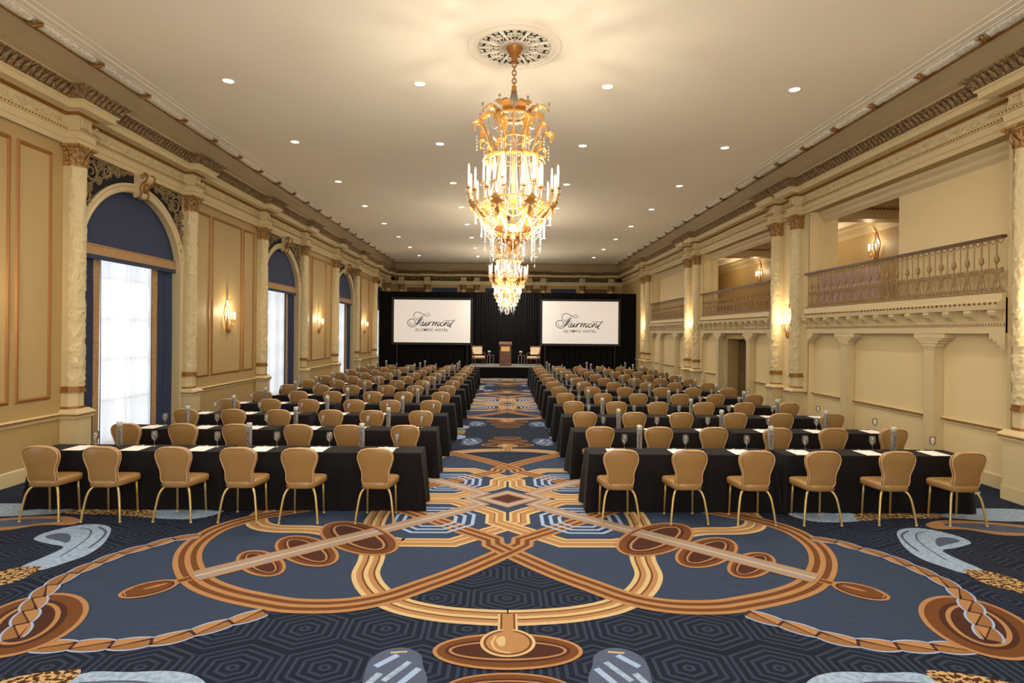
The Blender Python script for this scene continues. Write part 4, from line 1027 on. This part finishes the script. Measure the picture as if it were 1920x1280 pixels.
# ------------------------------------------------------------------ chandeliers (local z = 0 at the ceiling)
def strand(mb, pts, r, step, m=None):
    m = m or M_CRYST; acc = 0; prev = Vector(pts[0]); mb.octa(tuple(prev), r, m, h=r*1.15)
    for p in pts[1:]:
        p = Vector(p); d = (p-prev).length; t = step-acc
        while t <= d: mb.octa(tuple(prev+(p-prev)*(t/d)), r, m, h=r*1.15); t += step
        acc = (acc + d) % step; prev = p
def sag(p, q, dz, n=8): return [tuple(p[i]+(q[i]-p[i])*t/n + (-dz*4*(t/n)*(1-t/n) if i == 2 else 0) for i in range(3)) for t in range(n+1)]
def pol(r, a, z): return (r*cos(a), r*sin(a), z)
def acanthus(mb, pts, wid, m, side):
    # curled leaf following pts, width profile, side = tangent direction of the width
    pts = catmull(pts, 3); vs = []; fs = []; n = len(pts)
    for i, p in enumerate(pts):
        t = i/(n-1); w_ = wid*(sin(PI*min(1,t*0.9+0.12))**0.7)
        if i % 2: w_ *= 0.58
        for s in (-1,-0.5,0,0.5,1): vs.append((p[0]+side[0]*w_*s, p[1]+side[1]*w_*s, p[2] + (0.14*w_ if abs(s) == 0.5 else (-0.10*w_ if abs(s) == 1 else 0))))
    for i in range(n-1):
        for j in range(4): fs.append((i*5+j, i*5+j+1, (i+1)*5+j+1, (i+1)*5+j))
    mb.add(vs, fs, m, True)
def chandelier_parts(r):
    m_ = MB(); m_.lathe([(0,0),(.125,0),(.13,-.03),(.11,-.05),(.10,-.09),(.075,-.11),(.06,-.16),(.045,-.17),(.04,-.20),(.06,-.21),(.055,-.235),(0,-.24)], (0,0,0), M_AGOLD, 18); m_.build('ceiling_canopy', r)
    m_ = MB()
    for i in range(6):
        z = -.275 - i*.062; P = []
        for k in range(12):
            a = 2*PI*k/12; u, v = .030*cos(a), .044*sin(a); P.append((u,0,z+v) if i % 2 == 0 else (0,u,z+v))
        m_.tube(P, .010, M_AGOLD, 5, True)
    m_.build('chain', r)
    m_ = MB(); m_.lathe([(0,-.60),(.03,-.60),(.04,-.62),(.035,-.66),(.05,-.68),(.04,-.70),(0,-.70)], (0,0,0), M_AGOLD, 12); m_.lathe([(.014,-.65),(.014,-3.05)], (0,0,0), M_GOLD, 8)
    m_.lathe([(.02,-1.25),(.05,-1.28),(.03,-1.33),(.022,-1.5),(.030,-2.2),(.022,-2.3),(.07,-2.34),(.04,-2.42)], (0,0,0), M_GOLD, 10); m_.build('central_stem', r)
    m_ = MB()
    for i in range(18):
        a = 2*PI*i/18; strand(m_, [pol(.035,a,-.70), pol(.06,a,-.82), pol(.17,a,-1.02)], .011, .022)
    m_.build('crystal_tent', r)
    # crown of gilt leaves
    m_ = MB(); m_.lathe([(.17,-1.03),(.20,-1.05),(.30,-1.06),(.31,-1.085),(.20,-1.08)], (0,0,0), M_GOLD, 24); crown = m_.build('crown_ring', r)
    for i in range(8):
        a = 2*PI*i/8 + PI/8; s_ = (-sin(a), cos(a)); q = MB(); k = 1 if i % 2 else 0.9
        acanthus(q, [pol(.20,a,-1.07), pol(.30,a,-.99), pol(.40,a,-.96), pol(.49*k,a,-.98), pol(.56*k,a,-1.03), pol(.56*k,a,-1.08)], .12, M_GOLD, s_)
        q.octa(pol(.57*k,a,-.96), .022, M_CRYST, .04); q.build('gilt_leaf', crown)
    for i in range(8):
        a = 2*PI*i/8; q = MB()
        q.tube(catmull([pol(.30,a,-1.08), pol(.26,a,-1.22), pol(.20,a,-1.38), pol(.24,a,-1.50)],4), [.012]*13, M_GOLD, 5); q.build('crown_rib', r)
    for i in range(8):
        m_ = MB(); a, b = 2*PI*i/8+PI/8, 2*PI*(i+1)/8+PI/8
        strand(m_, sag(pol(.42,a,-1.15), pol(.42,b,-1.15), .20), .013, .026); strand(m_, sag(pol(.34,a,-1.13), pol(.34,b,-1.13), .12), .012, .025)
        strand(m_, [pol(.44,a,-1.16), pol(.44,a,-1.42)], .013, .028); m_.octa(pol(.44,a,-1.44), .018, M_CRYST, .04)
        m_.build('crown_swag', r)
    # shell-topped scrolls
    for i in range(8):
        a = 2*PI*(i+.5)/8; s_ = (-sin(a), cos(a)); q = MB(); R = 1.0 if i % 2 == 0 else .82
        q.tube(catmull([pol(.18,a,-1.72), pol(.34*R,a,-1.66), pol(.42*R,a,-1.52), pol(.48*R,a,-1.36), pol(.57*R,a,-1.27), pol(.64*R,a,-1.31), pol(.64*R,a,-1.38)],4), .015, M_GOLD, 6)
        acanthus(q, [pol(.44*R,a,-1.42), pol(.51*R,a,-1.27), pol(.60*R,a,-1.22), pol(.67*R,a,-1.27), pol(.68*R,a,-1.36)], .09, M_GOLD, s_)
        q.tube(catmull([pol(.36*R,a,-1.60), pol(.46*R,a,-1.52), pol(.53*R,a,-1.54), pol(.54*R,a,-1.62), pol(.49*R,a,-1.62)],4), .012, M_GOLD, 5)
        acanthus(q, [pol(.44*R,a,-1.55), pol(.50*R,a,-1.49), pol(.56*R,a,-1.53), pol(.57*R,a,-1.60)], .045, M_GOLD, s_)
        for k in range(5): q.octa(pol(.60*R,a,-1.46-.05*k), .012, M_CRYST, .024)
        q.build('scroll_arm', r)
    # ring and long bead curtains
    m_ = MB(); P = [pol(.23,2*PI*i/24,-1.42) for i in range(24)]; m_.tube(P, .014, M_GOLD, 5, True)
    P = [pol(.36,2*PI*i/24,-1.72) for i in range(24)]; m_.tube(P, .016, M_GOLD, 5, True)
    P = [pol(.46,2*PI*i/24,-2.38) for i in range(24)]; m_.tube(P, .018, M_GOLD, 5, True)
    for i in range(16):
        a = 2*PI*i/16; acanthus(m_, [pol(.30,a,-1.74), pol(.40,a,-1.70), pol(.47,a,-1.74), pol(.49,a,-1.80)], .07, M_GOLD, (-sin(a),cos(a)))
    m_.build('gilt_rings', r)
    for g in range(8):
        q = MB()
        for k in range(4):
            a = 2*PI*g/8 + .085*(k-1.5)*1.4; strand(q, [pol(.23,a,-1.43), pol(.24,a,-1.72), pol(.30,a,-2.1), pol(.40,a,-2.40)], .0125, .027)
        q.build('bead_curtain', r)
    for g in range(8):
        q = MB()
        for k in range(3):
            a = 2*PI*(g+.5)/8 + .10*(k-1); strand(q, [pol(.37,a,-1.73), pol(.42,a,-2.05), pol(.45,a,-2.38)], .012, .027)
        q.build('bead_curtain', r)
    # candle arms
    def candle_arm(R, a, zc_, h):
        q = MB(); q.tube(catmull([pol(.34,a,-2.42), pol(R*.72,a,-2.50), pol(R*.93,a,-2.47), pol(R,a,zc_-.06), pol(R,a,zc_-.01)],4), .009, M_GOLD, 5)
        q.lathe([(.008,-.02),(.042,.0),(.045,.008),(.018,.014),(.018,.035)], pol(R,a,zc_), M_AGOLD, 8)
        for k in range(4): b = a+k*PI/2; q.octa((R*cos(a)+.045*cos(b), R*sin(a)+.045*sin(b), zc_-.035), .009, M_CRYST, .026)
        for k in range(3): q.octa(pol(R,a,zc_-.10-.05*k), .009, M_CRYST, .02)
        o = q.build('candle_arm', r)
        q = MB(); q.lathe([(.0155,.02),(.0155,h),(.008,h+.004)], pol(R,a,zc_), M_CANDLE, 8); q.build('candle', o)
        q = MB(); q.lathe([(.004,h+.002),(.0125,h+.02),(.010,h+.045),(.002,h+.075),(0,h+.08)], pol(R,a,zc_), M_FLAME, 6); q.build('candle_bulb', o)
    for i in range(8):
        a = 2*PI*(i+.5)/8
        candle_arm(.72, a, -2.24, .28); candle_arm(.68, a+.20, -2.30, .26); candle_arm(.68, a-.20, -2.30, .26)
    for i in range(6): candle_arm(.46, 2*PI*i/6+.2, -2.12, .30)
    # lower gilt shells and arches
    for i in range(8):
        a = 2*PI*(i+.5)/8; s_ = (-sin(a),cos(a)); q = MB()
        acanthus(q, [pol(.66,a,-2.44), pol(.62,a,-2.52), pol(.55,a,-2.60), pol(.46,a,-2.68), pol(.40,a,-2.74)], .13, M_GOLD, s_)
        acanthus(q, [pol(.70,a,-2.40), pol(.69,a,-2.47), pol(.62,a,-2.56)], .07, M_GOLD, s_)
        q.tube(catmull([pol(.64,a,-2.46), pol(.50,a,-2.66), pol(.36,a,-2.80), pol(.22,a,-2.92)],4), .013, M_GOLD, 5)
        q.build('lower_shell', r)
        b0, b1 = a, a+2*PI/8; q = MB()
        q.tube([pol(.50-.10*sin(PI*t/10), b0+(b1-b0)*t/10, -2.52-.16*sin(PI*t/10)) for t in range(11)], .014, M_GOLD, 5)
        strand(q, sag(pol(.62,b0,-2.50), pol(.62,b1,-2.50), .22), .012, .026); strand(q, sag(pol(.52,b0,-2.66), pol(.52,b1,-2.66), .26), .012, .026)
        q.build('arched_swag', r)
    m_ = MB(); P = [pol(.30,2*PI*i/20,-2.80) for i in range(20)]; m_.tube(P, .022, M_AGOLD, 5, True)
    P = [pol(.20,2*PI*i/16,-2.93) for i in range(16)]; m_.tube(P, .02, M_AGOLD, 5, True)
    for i in range(12):
        a = 2*PI*i/12; acanthus(m_, [pol(.22,a,-2.82), pol(.32,a,-2.78), pol(.38,a,-2.84), pol(.36,a,-2.92)], .07, M_AGOLD, (-sin(a),cos(a)))
        acanthus(m_, [pol(.10,a,-2.90), pol(.20,a,-2.90), pol(.25,a,-2.97), pol(.20,a,-3.03)], .05, M_AGOLD, (-sin(a),cos(a)))
        m_.octa(pol(.33,a+.2,-2.90), .022, M_AGOLD, .03)
    m_.lathe([(.03,-2.95),(.09,-3.0),(.07,-3.06),(.02,-3.12),(0,-3.12)], (0,0,0), M_AGOLD, 12); m_.build('lower_wreath', r)
    for i in range(24):
        m_ = MB(); a = 2*PI*i/24; R = .44 if i % 2 else .34; z0 = -2.74 if i % 2 else -2.86; L_ = .34 if i % 3 else .46
        strand(m_, [pol(R,a,z0), pol(R,a,z0-L_)], .0115, .034); m_.octa(pol(R,a,z0-L_-.045), .014, M_CRYST, .038); m_.build('crystal_drop', r)
    m_ = MB()
    for i in range(8):
        a = 2*PI*i/8; strand(m_, [pol(.16,a,-3.02), pol(.10,a,-3.26)], .012, .03); m_.octa(pol(.10,a,-3.32), .014, M_CRYST, .04)
    m_.octa((0,0,-3.38), .03, M_CRYST, .06); m_.build('bottom_pendants', r, kind='stuff')
CH = [(0.125, 9.03), (0.15, 21.7), (0.17, 32.0), (0.10, -2.8)]  # last one is unseen: assumed from the spacing, it lights the chair backs
ch = empty('chandelier', (CH[0][0], CH[0][1], ZC), cat='chandelier', group='crystal chandeliers', label='large gilt and crystal chandelier nearest the camera'); chandelier_parts(ch)
for (x, y), lb in zip(CH[1:], ('gilt and crystal chandelier hanging second along the aisle','gilt and crystal chandelier hanging farthest, before the stage','unseen gilt and crystal chandelier behind the camera')):
    clone(ch, (x, y, ZC), 0.2, label=lb, cat='chandelier', group='crystal chandeliers')
for (x, y) in CH:
    for i in range(8):
        a = 2*PI*(i+.5)/8; lamp('POINT', (x+.72*cos(a), y+.72*sin(a), ZC-1.86), CHAND_W, (1.0,.89,.72), .04)
    for i in range(4): lamp('POINT', (x+.42*cos(i*PI/2), y+.42*sin(i*PI/2), ZC-2.85), CHAND_W*3.8, (1.0,.93,.80), .05)
# pierced ceiling roses
def rose(x, y, lab):
    r = empty('ceiling_rose', (x, y, ZC), cat='ceiling rose', group='pierced ceiling roses', label=lab)
    m_ = MB(); m_.lathe([(0,-.004),(.56,-.004)], (0,0,0), M_DARK, 40); m_.build('hole_shade_disc', r)  # dark disc stands in for shade inside the pierced holes
    m_ = MB(); m_.lathe([(.56,-.003),(.56,-.03),(.60,-.035),(.62,-.02),(.66,-.012),(.68,-.012),(.69,-.02),(.72,-.018),(.73,0)], (0,0,0), M_CEIL, 48)
    m_.lathe([(0,-.02),(.19,-.02),(.21,-.03),(.22,-.03),(.24,-.012),(.24,-.004)], (0,0,0), M_CEIL, 32); m_.build('rim', r)
    m_ = MB()
    for i in range(8):
        a = 2*PI*i/8
        def W_(u, v): return ((u)*cos(a)-(v)*sin(a), (u)*sin(a)+(v)*cos(a), -.014)
        for s in (-1,1):
            sp = spiral(.40, s*.07, .062, 1.5, PI, s, 14); m_.tube([W_(u,v) for u,v in sp], [.012]*8+[.009]*7, M_CEIL, 5)
            sp = spiral(.51, s*.115, .04, 1.3, 0, -s, 10); m_.tube([W_(u,v) for u,v in sp], .009, M_CEIL, 5)
            m_.tube([W_(u,v) for u,v in catmull([(.24,s*.02),(.30,s*.06),(.35,s*.10),(.36,s*.14)],3)], .010, M_CEIL, 5)
            m_.tube([W_(u,v) for u,v in catmull([(.46,s*.03),(.50,s*.02),(.55,s*.05)],3)], .010, M_CEIL, 5)
        m_.tube([W_(.24,0), W_(.34,0), W_(.40,0), W_(.47,0), W_(.56,0)], [.022,.010,.014,.02,.010], M_CEIL, 5)
        a += PI/8
        m_.tube([W_(.22,0), W_(.30,0), W_(.38,0), W_(.56,0)], [.016,.026,.018,.038], M_CEIL, 6)
    m_.build('pierced_scrollwork', r)
for (x, y), lb in zip(CH, ('pierced scroll ceiling rose above the nearest chandelier','pierced ceiling rose above the middle chandelier','pierced ceiling rose above the farthest chandelier','pierced ceiling rose above the unseen chandelier behind the camera')): rose(x, y, lb)

# ------------------------------------------------------------------ downlights
m_ = MB(); m_.lathe([(.115,-.001),(.115,-.008),(.095,-.010),(.088,-.002)], (0,0,0), M_CEIL, 20); D_RIM = m_.mesh('trim_ring')
m_ = MB(); m_.lathe([(0,-.003),(.089,-.003)], (0,0,0), M_LENS, 20); D_LENS = m_.mesh('lens')
DY = [-3.2, .2, 3.6, 7.05, 10.42, 13.72, 17.3, 20.6, 23.9, 27.2, 30.5, 33.8]
DX = [-4.90, -1.53, 1.81, 5.16]
for yi, y in enumerate(DY):
    for xi, x in enumerate(DX):
        if y > 10:
            r = empty('downlight', (x, y, ZC), cat='downlight', group='recessed ceiling downlights', label='round ceiling downlight, %s row from the camera, %s from the windows' % (ORD[yi-4], ORD[xi]))
            for nm, me in (('trim_ring',D_RIM),('lens',D_LENS)): o = bpy.data.objects.new(nm, me); COL.objects.link(o); o.parent = r
        lamp('SPOT', (x, y, ZC-.015), SPOT_W*(1.0 if y < 31 else 0.35), (1.0,.92,.79), .05, math.radians(125))

# ------------------------------------------------------------------ wall sconces
def sconce_parts(r):
    # local: wall at x=0, light towards +x
    m_ = MB(); P = catmull([(0,-.34),(.07,-.24),(.10,-.08),(.16,.05),(.17,.20),(.10,.31),(.06,.42),(0,.50),(-.06,.42),(-.10,.31),(-.17,.20),(-.16,.05),(-.10,-.08),(-.07,-.24)],3,True)
    m_.prism(P, lambda u,v,d: (d,u,v), 0.0, .012, M_CRYST); bp = m_.build('mirror_backplate', r)
    m_ = MB(); m_.tube([(.014,u,v) for u,v in P], .012, M_GOLD, 5, True); m_.build('gilt_edge', bp)
    m_ = MB(); m_.lathe([(0,-.42),(.03,-.38),(.055,-.30),(.035,-.24),(.02,-.2)], (.06,0,0), M_AGOLD, 10); m_.tube([(.0,0,-.26),(.06,0,-.24)], .015, M_AGOLD, 6); m_.build('bracket', r)
    m_ = MB(); acanthus(m_, [(.01,0,.42),(.07,0,.47),(.13,0,.50),(.17,0,.48)], .05, M_AGOLD, (0,1)); m_.octa((.05,0,.40), .02, M_CRYST, .04); m_.build('crest', r)
    for i, a in enumerate((-1.2,-.6,0,.6,1.2)):
        R = .17; x, y = .07+R*cos(a)*.75, R*sin(a); q = MB()
        q.tube(catmull([(.06,0,-.22),(.06+.5*R*cos(a),y*.6,-.20),(x,y,-.12),(x,y,-.06)],3), .007, M_GOLD, 5)
        q.lathe([(.006,-.02),(.03,-.005),(.012,.0),(.012,.01)], (x,y,-.04), M_GOLD, 7)
        for k in range(3): q.octa((x,y,-.12-.045*k), .010, M_CRYST, .02)
        o = q.build('candle_arm', r)
        q = MB(); q.lathe([(.012,-.035),(.012,.10),(.006,.103)], (x,y,0), M_CANDLE, 7); q.build('candle', o)
        q = MB(); q.lathe([(.004,.10),(.011,.115),(.009,.14),(.0,.165)], (x,y,0), M_FLAME, 6); q.build('candle_bulb', o)
    m_ = MB()
    for a in (-1.0,-.5,0,.5,1.0): strand(m_, sag((.02,.12*sin(a),.30),(.07+.13*cos(a),.17*sin(a),.02),.10), .008, .02); strand(m_, [(.05+.10*cos(a),.12*sin(a),-.14),(.05+.04*cos(a),.06*sin(a),-.30)], .009, .022)
    m_.build('bead_swags', r)
sc = empty('wall_sconce', (WL, PIERS[0], 2.68), cat='sconce', group='crystal wall sconces', label='crystal sconce on the panel before the nearest window'); sconce_parts(sc)
spots_ = [(WL, PIERS[1], 2.68, 0, 'crystal sconce on the panel between the first and second windows'), (WL, PIERS[2], 2.68, 0, 'crystal sconce on the panel between the second and third windows'),
  (WL, PIERS[3], 2.68, 0, 'crystal sconce on the panel beyond the third window')]
for i in range(1, 5): spots_.append((WR, PAIR[i], 2.68, PI, 'crystal sconce between the %s pair of columns, balcony wall' % ORD[i-1]))
spots_ += [(11.0, 17.2, 4.92, PI, 'crystal sconce on the gallery wall seen above the nearest railing'), (11.0, 25.0, 4.92, PI, 'crystal sconce on the gallery wall seen above the second railing')]
for (x, y, z, rz, lb) in spots_: clone(sc, (x, y, z), rz, label=lb, cat='sconce', group='crystal wall sconces')
for (x, y, z, rz) in [(WL, PIERS[0], 2.68, 0)] + [s[:4] for s in spots_]:
    d = 1 if rz == 0 else -1; lamp('POINT', (x+d*.26, y, z+.16), SCONCE_W*(0.4 if x > 10 else 1), (1.0,.80,.52), .05)
for y in (10.5, 19.0, 27.0): lamp('POINT', (9.6, y, 5.5), 28, WARM, .15)          # point lights in the gallery, no fixture modelled

# ------------------------------------------------------------------ stage
YS, ZS = 30.4, 0.60
st = empty('stage', (0.13, 31.9, 0), cat='stage', label='low grey carpeted stage with black skirt before the black drape')
m_ = MB(); m_.bevbox(-1.95,1.95,-1.5,1.45,ZS-.04,ZS,.01,M_STAGE); m_.build('platform', st)
m_ = MB(); vs=[]; fs=[]; P=[]
for (a,b) in (((-1.93,1.4),(-1.93,-1.48)),((-1.93,-1.48),(1.93,-1.48)),((1.93,-1.48),(1.93,1.4))):
    n = int(math.hypot(b[0]-a[0],b[1]-a[1])/.04)
    for i in range(n): P.append((a[0]+(b[0]-a[0])*i/n, a[1]+(b[1]-a[1])*i/n))
for i,(x,y) in enumerate(P):
    w_ = .012*sin(i*1.3); vs += [(x*(1+w_*.3), y-w_, .005), (x, y, ZS-.03)]
for i in range(len(P)-1): fs.append((2*i,2*i+2,2*i+3,2*i+1))
m_.add(vs, fs, M_DRAPE, True); m_.build('skirt', st)
YD = 33.55
bd = empty('stage_backdrop', (0.13, YD, 0), cat='curtain', label='tall black drape wall hanging behind the stage')
W0, W1, ZT = -7.22, 7.45, 4.66
n = 12
for i in range(n):
    a = W0+(W1-W0)*i/n; b = W0+(W1-W0)*(i+1)/n; m_ = MB(); vs=[]; fs=[]; k = 44
    for j in range(k+1):
        x = a+(b-a)*j/k; o = .035*sin(j*1.15+i)+.02*sin(j*.47)
        vs += [(x, o, .01), (x, o*.6, ZT)]
    for j in range(k): fs.append((2*j,2*j+2,2*j+3,2*j+1))
    m_.add(vs, fs, M_DRAPE, True); m_.build('drape_panel', bd)
m_ = MB(); m_.tube([(W0,0.06,ZT-.02),(W1,0.06,ZT-.02)], .025, M_SCRFR, 6); m_.build('drape_rail', bd)
# screens with the hotel lettering
U_ = .001577*33.4/33.4
STR = [([(520,270),(500,300),(470,325),(420,342),(350,315),(312,245),(330,165),(390,112),(470,95),(560,122),(680,185),(760,225),(820,240),(872,218),(885,175),(845,138),(780,142),(705,180)],15),
 ([(690,190),(640,250),(590,340),(530,440),(450,540),(370,608),(270,635),(170,600),(106,520),(108,440),(165,370),(260,342),(338,375),(372,440),(352,520),(300,568),(240,572),(198,535),(188,480),(205,435)],17),
 ([(605,240),(520,385),(440,500),(375,560)],30), ([(650,250),(585,370),(500,500),(400,590)],16),
 ([(408,405),(448,368),(520,388),(600,384),(672,338)],14),
 ([(695,445),(640,438),(585,480),(555,540),(572,585),(620,568),(670,500),(700,445)],17), ([(690,440),(640,530),(645,582),(700,560),(760,470)],26),
 ([(800,440),(745,530),(745,580),(800,560),(850,480)],26), ([(848,385),(850,396)],26),
 ([(900,445),(835,585)],26), ([(850,550),(930,460),(985,440),(1020,465)],18),
 ([(1060,440),(980,585)],28), ([(1000,545),(1090,455),(1140,450)],12), ([(1150,450),(1075,585)],28), ([(1095,545),(1180,455),(1235,450)],12), ([(1245,450),(1175,545),(1185,582),(1240,560),(1280,510)],26),
 ([(1385,450),(1310,470),(1275,530),(1300,585),(1370,570),(1420,500),(1385,450)],24),
 ([(1500,440),(1420,585)],28), ([(1445,545),(1540,455),(1595,450)],12), ([(1600,450),(1535,545),(1550,588),(1600,560),(1650,490)],26),
 ([(1785,345),(1720,440),(1640,560),(1612,610),(1645,638),(1675,625)],24), ([(1390,395),(1600,392),(1840,397)],12)]
def ribbon2(mb, pts, w_, fn, m):
    P = catmull(pts, 6) if len(pts) > 2 else [pts[0], pts[1]]
    sp_ = strip_pts(P); n = len(sp_); vs = []
    for i, (p, nn) in enumerate(sp_):
        k = w_/2*(0.45+0.55*sin(PI*min(1,max(0,(i+.6)/n)))) if n > 3 else w_/2
        vs += [fn(p[0]+nn[0]*k, p[1]+nn[1]*k), fn(p[0]-nn[0]*k, p[1]-nn[1]*k)]
    mb.add(vs, [(2*i,2*i+1,2*i+3,2*i+2) for i in range(n-1)], m)
T_OH = text_mesh('OLYMPIC HOTEL', 0.225, 0.0, 1.22); T_OH.materials.clear(); T_OH.materials.append(M_INK)
for (x0, lb) in ((-6.24, 'projection screen with script lettering on the window side of the stage'), (2.19, 'projection screen with script lettering on the balcony side of the stage')):
    zt = 4.19; Wd, Hh = 4.34, 2.42
    r = empty('projection_screen', (x0+Wd/2, YD-.16, zt-Hh/2), cat='screen', group='white projection screens', label=lb)
    m_ = MB(); m_.box(-Wd/2,Wd/2,0,.02,-Hh/2,Hh/2,M_SCREEN); m_.build('screen_surface', r)
    m_ = MB(); f_ = .13
    m_.box(-Wd/2-f_,Wd/2+f_,-.01,.05,Hh/2,Hh/2+f_,M_SCRFR); m_.box(-Wd/2-f_,Wd/2+f_,-.01,.05,-Hh/2-f_,-Hh/2,M_SCRFR); m_.box(-Wd/2-f_,-Wd/2,-.01,.05,-Hh/2,Hh/2,M_SCRFR); m_.box(Wd/2,Wd/2+f_,-.01,.05,-Hh/2,Hh/2,M_SCRFR)
    m_.build('frame', r)
    for s in (-1,1): m_ = MB(); m_.box(s*Wd*.46-.03, s*Wd*.46+.03, .055, .11, -(zt-Hh/2), 0, M_SCRFR); m_.build('leg', r)
    m_ = MB(); fn = lambda u,v: (-Wd/2 + .62 + u*U_, -.004, Hh/2 - .55 - v*U_)
    for pts, w_ in STR: ribbon2(m_, pts, w_*1.3, fn, M_INK)
    m_.build('script_lettering', r)
    o = bpy.data.objects.new('lettering', T_OH); COL.objects.link(o); o.parent = r; o.rotation_euler = (PI/2,0,0); o.location = (-Wd/2+.62+970*U_, -.004, Hh/2-.55-740*U_); o.scale = (.93,.93,1)
# lectern
lc = empty('lectern', (0.10, 31.35, ZS), cat='lectern', label='walnut lectern with brass plaque at the stage centre')
m_ = MB(); m_.bevbox(-.31,.31,-.20,.22,.04,1.10,.01,M_WOOD); m_.build('cabinet', lc)
m_ = MB(); m_.bevbox(-.33,.33,-.22,.24,0,.06,.01,M_WOOD); m_.build('base', lc)
m_ = MB(); m_.prism([(-.25,1.10),(.26,1.10),(.26,1.28),(-.25,1.17)], lambda u,v,d: (d,u,v), -.345, .345, M_WOOD); m_.build('sloped_top', lc)
m_ = MB(); m_.box(-.22,.22,-.212,-.20,.78,1.02,M_BRASS); pq = m_.build('brass_plaque', lc)
m_ = MB(); fn = lambda u,v: ((u-960)*.00019, -.2135, .955 - v*.00017)
for pts, w_ in STR: ribbon2(m_, pts, w_*1.5, fn, M_AGOLD)
m_.build('script_engraving', pq)
# armchairs on the stage
def armchair(x, y, rz, lb):
    r = empty('armchair', (x, y, ZS), rz, cat='armchair', group='cream armchairs on the stage', label=lb)
    m_ = MB(); vs = []
    m_.bevbox(-.29,.29,-.27,.27,.40,.50,.03,M_LIN); m_.build('seat_cushion', r)
    m_ = MB(); m_.prism(catmull([(-.25,.60),(-.25,.80),(-.27,.97),(0,.985),(.27,.97),(.25,.80),(.25,.60),(0,.59)],2,True), lambda u,v,d: (u, .25+d+(v-.6)*.22, v), -.035, .035, M_LIN); m_.build('back_cushion', r)
    m_ = MB(); m_.tube([(-.28,.27,.40),(-.275,.29,.62),(-.30,.36,1.02),(-.27,.37,1.04),(0,.36,1.01),(.27,.37,1.04),(.30,.36,1.02),(.275,.29,.62),(.28,.27,.40)], .022, M_WOOD, 6); m_.build('back_frame', r)
    m_ = MB(); m_.box(-.30,.30,-.28,.28,.34,.40,M_WOOD); m_.build('seat_rail', r)
    for s in (-1,1):
        m_ = MB(); m_.tube([(s*.28,.30,.68),(s*.31,.05,.67),(s*.31,-.18,.65),(s*.30,-.22,.55),(s*.29,-.16,.40)], .019, M_WOOD, 6); m_.build('armrest', r)
        for yy in (-.25,.25): m_ = MB(); m_.tube([(s*.27,yy,.36),(s*.275,yy*1.06,0)], [.024,.015], M_WOOD, 6); m_.build('leg', r)
armchair(-1.35, 31.75, math.radians(18), 'cream upholstered armchair on the window side of the lectern')
armchair(1.62, 31.75, math.radians(-22), 'cream upholstered armchair on the balcony side of the lectern')
for sx, lb in ((-0.72,'window'), (0.98,'balcony')):
    r = empty('side_table', (sx, 31.8, ZS), cat='side table', group='small dark side tables on the stage', label='small dark side table beside the armchair on the %s side' % lb)
    m_ = MB(); m_.lathe([(0,.52),(.22,.52),(.225,.535),(.22,.55),(0,.55)], (0,0,0), M_WOOD, 18); m_.build('tabletop', r)
    for i in range(3):
        a = 2*PI*i/3+.5; m_ = MB(); m_.tube([(.19*cos(a),.19*sin(a),.53),(.20*cos(a),.20*sin(a),0)], .012, M_STEEL, 6); m_.build('leg', r)
    v = empty('flower_vase', (sx-.06, 31.8, ZS+.55), cat='vase', group='white flowers on the stage tables', label='small glass vase of white flowers on the %s side stage table' % lb)
    m_ = MB(); m_.lathe([(0,0),(.045,0),(.05,.02),(.055,.12),(.05,.12),(.045,.02),(0,.01)], (0,0,0), M_GLASS, 12); m_.build('glass_vase', v)
    m_ = MB(); rr = random.Random(5)
    for i in range(16):
        a, b = rr.random()*2*PI, rr.random(); R = .085*b
        m_.lathe([(0,-.03),(.028,-.018),(.034,0),(.024,.018),(0,.026)], (R*cos(a), R*sin(a), .17+.05*(1-b)+rr.uniform(-.01,.01)), M_FLOWER, 7)
    m_.build('flowers', v)
    m_ = MB()
    for i in range(7): a = i*.9; m_.tube([(0,0,.03),(.05*cos(a),.05*sin(a),.14)], .004, M_LEAFG, 4)
    m_.build('stems', v)
# dark fabric panels and cream blocks seen over the drape on the far wall
m_ = MB()
for (a, b) in ((-4.6,-3.0),(-1.2,1.2),(3.0,4.6)): m_.box(a, b, YF-.04, YF, 3.9, 5.2, M_NAVY)
m_.build('far_wall_fabric', wall_far)
m_ = MB()
for (a, b) in ((-6.2,-4.95),(-2.5,-1.85),(1.7,2.4),(5.1,6.6)): m_.box(a, b, YF-.03, YF, 3.9, 5.2, M_OLIVE)
m_.build('far_wall_recess', wall_far)
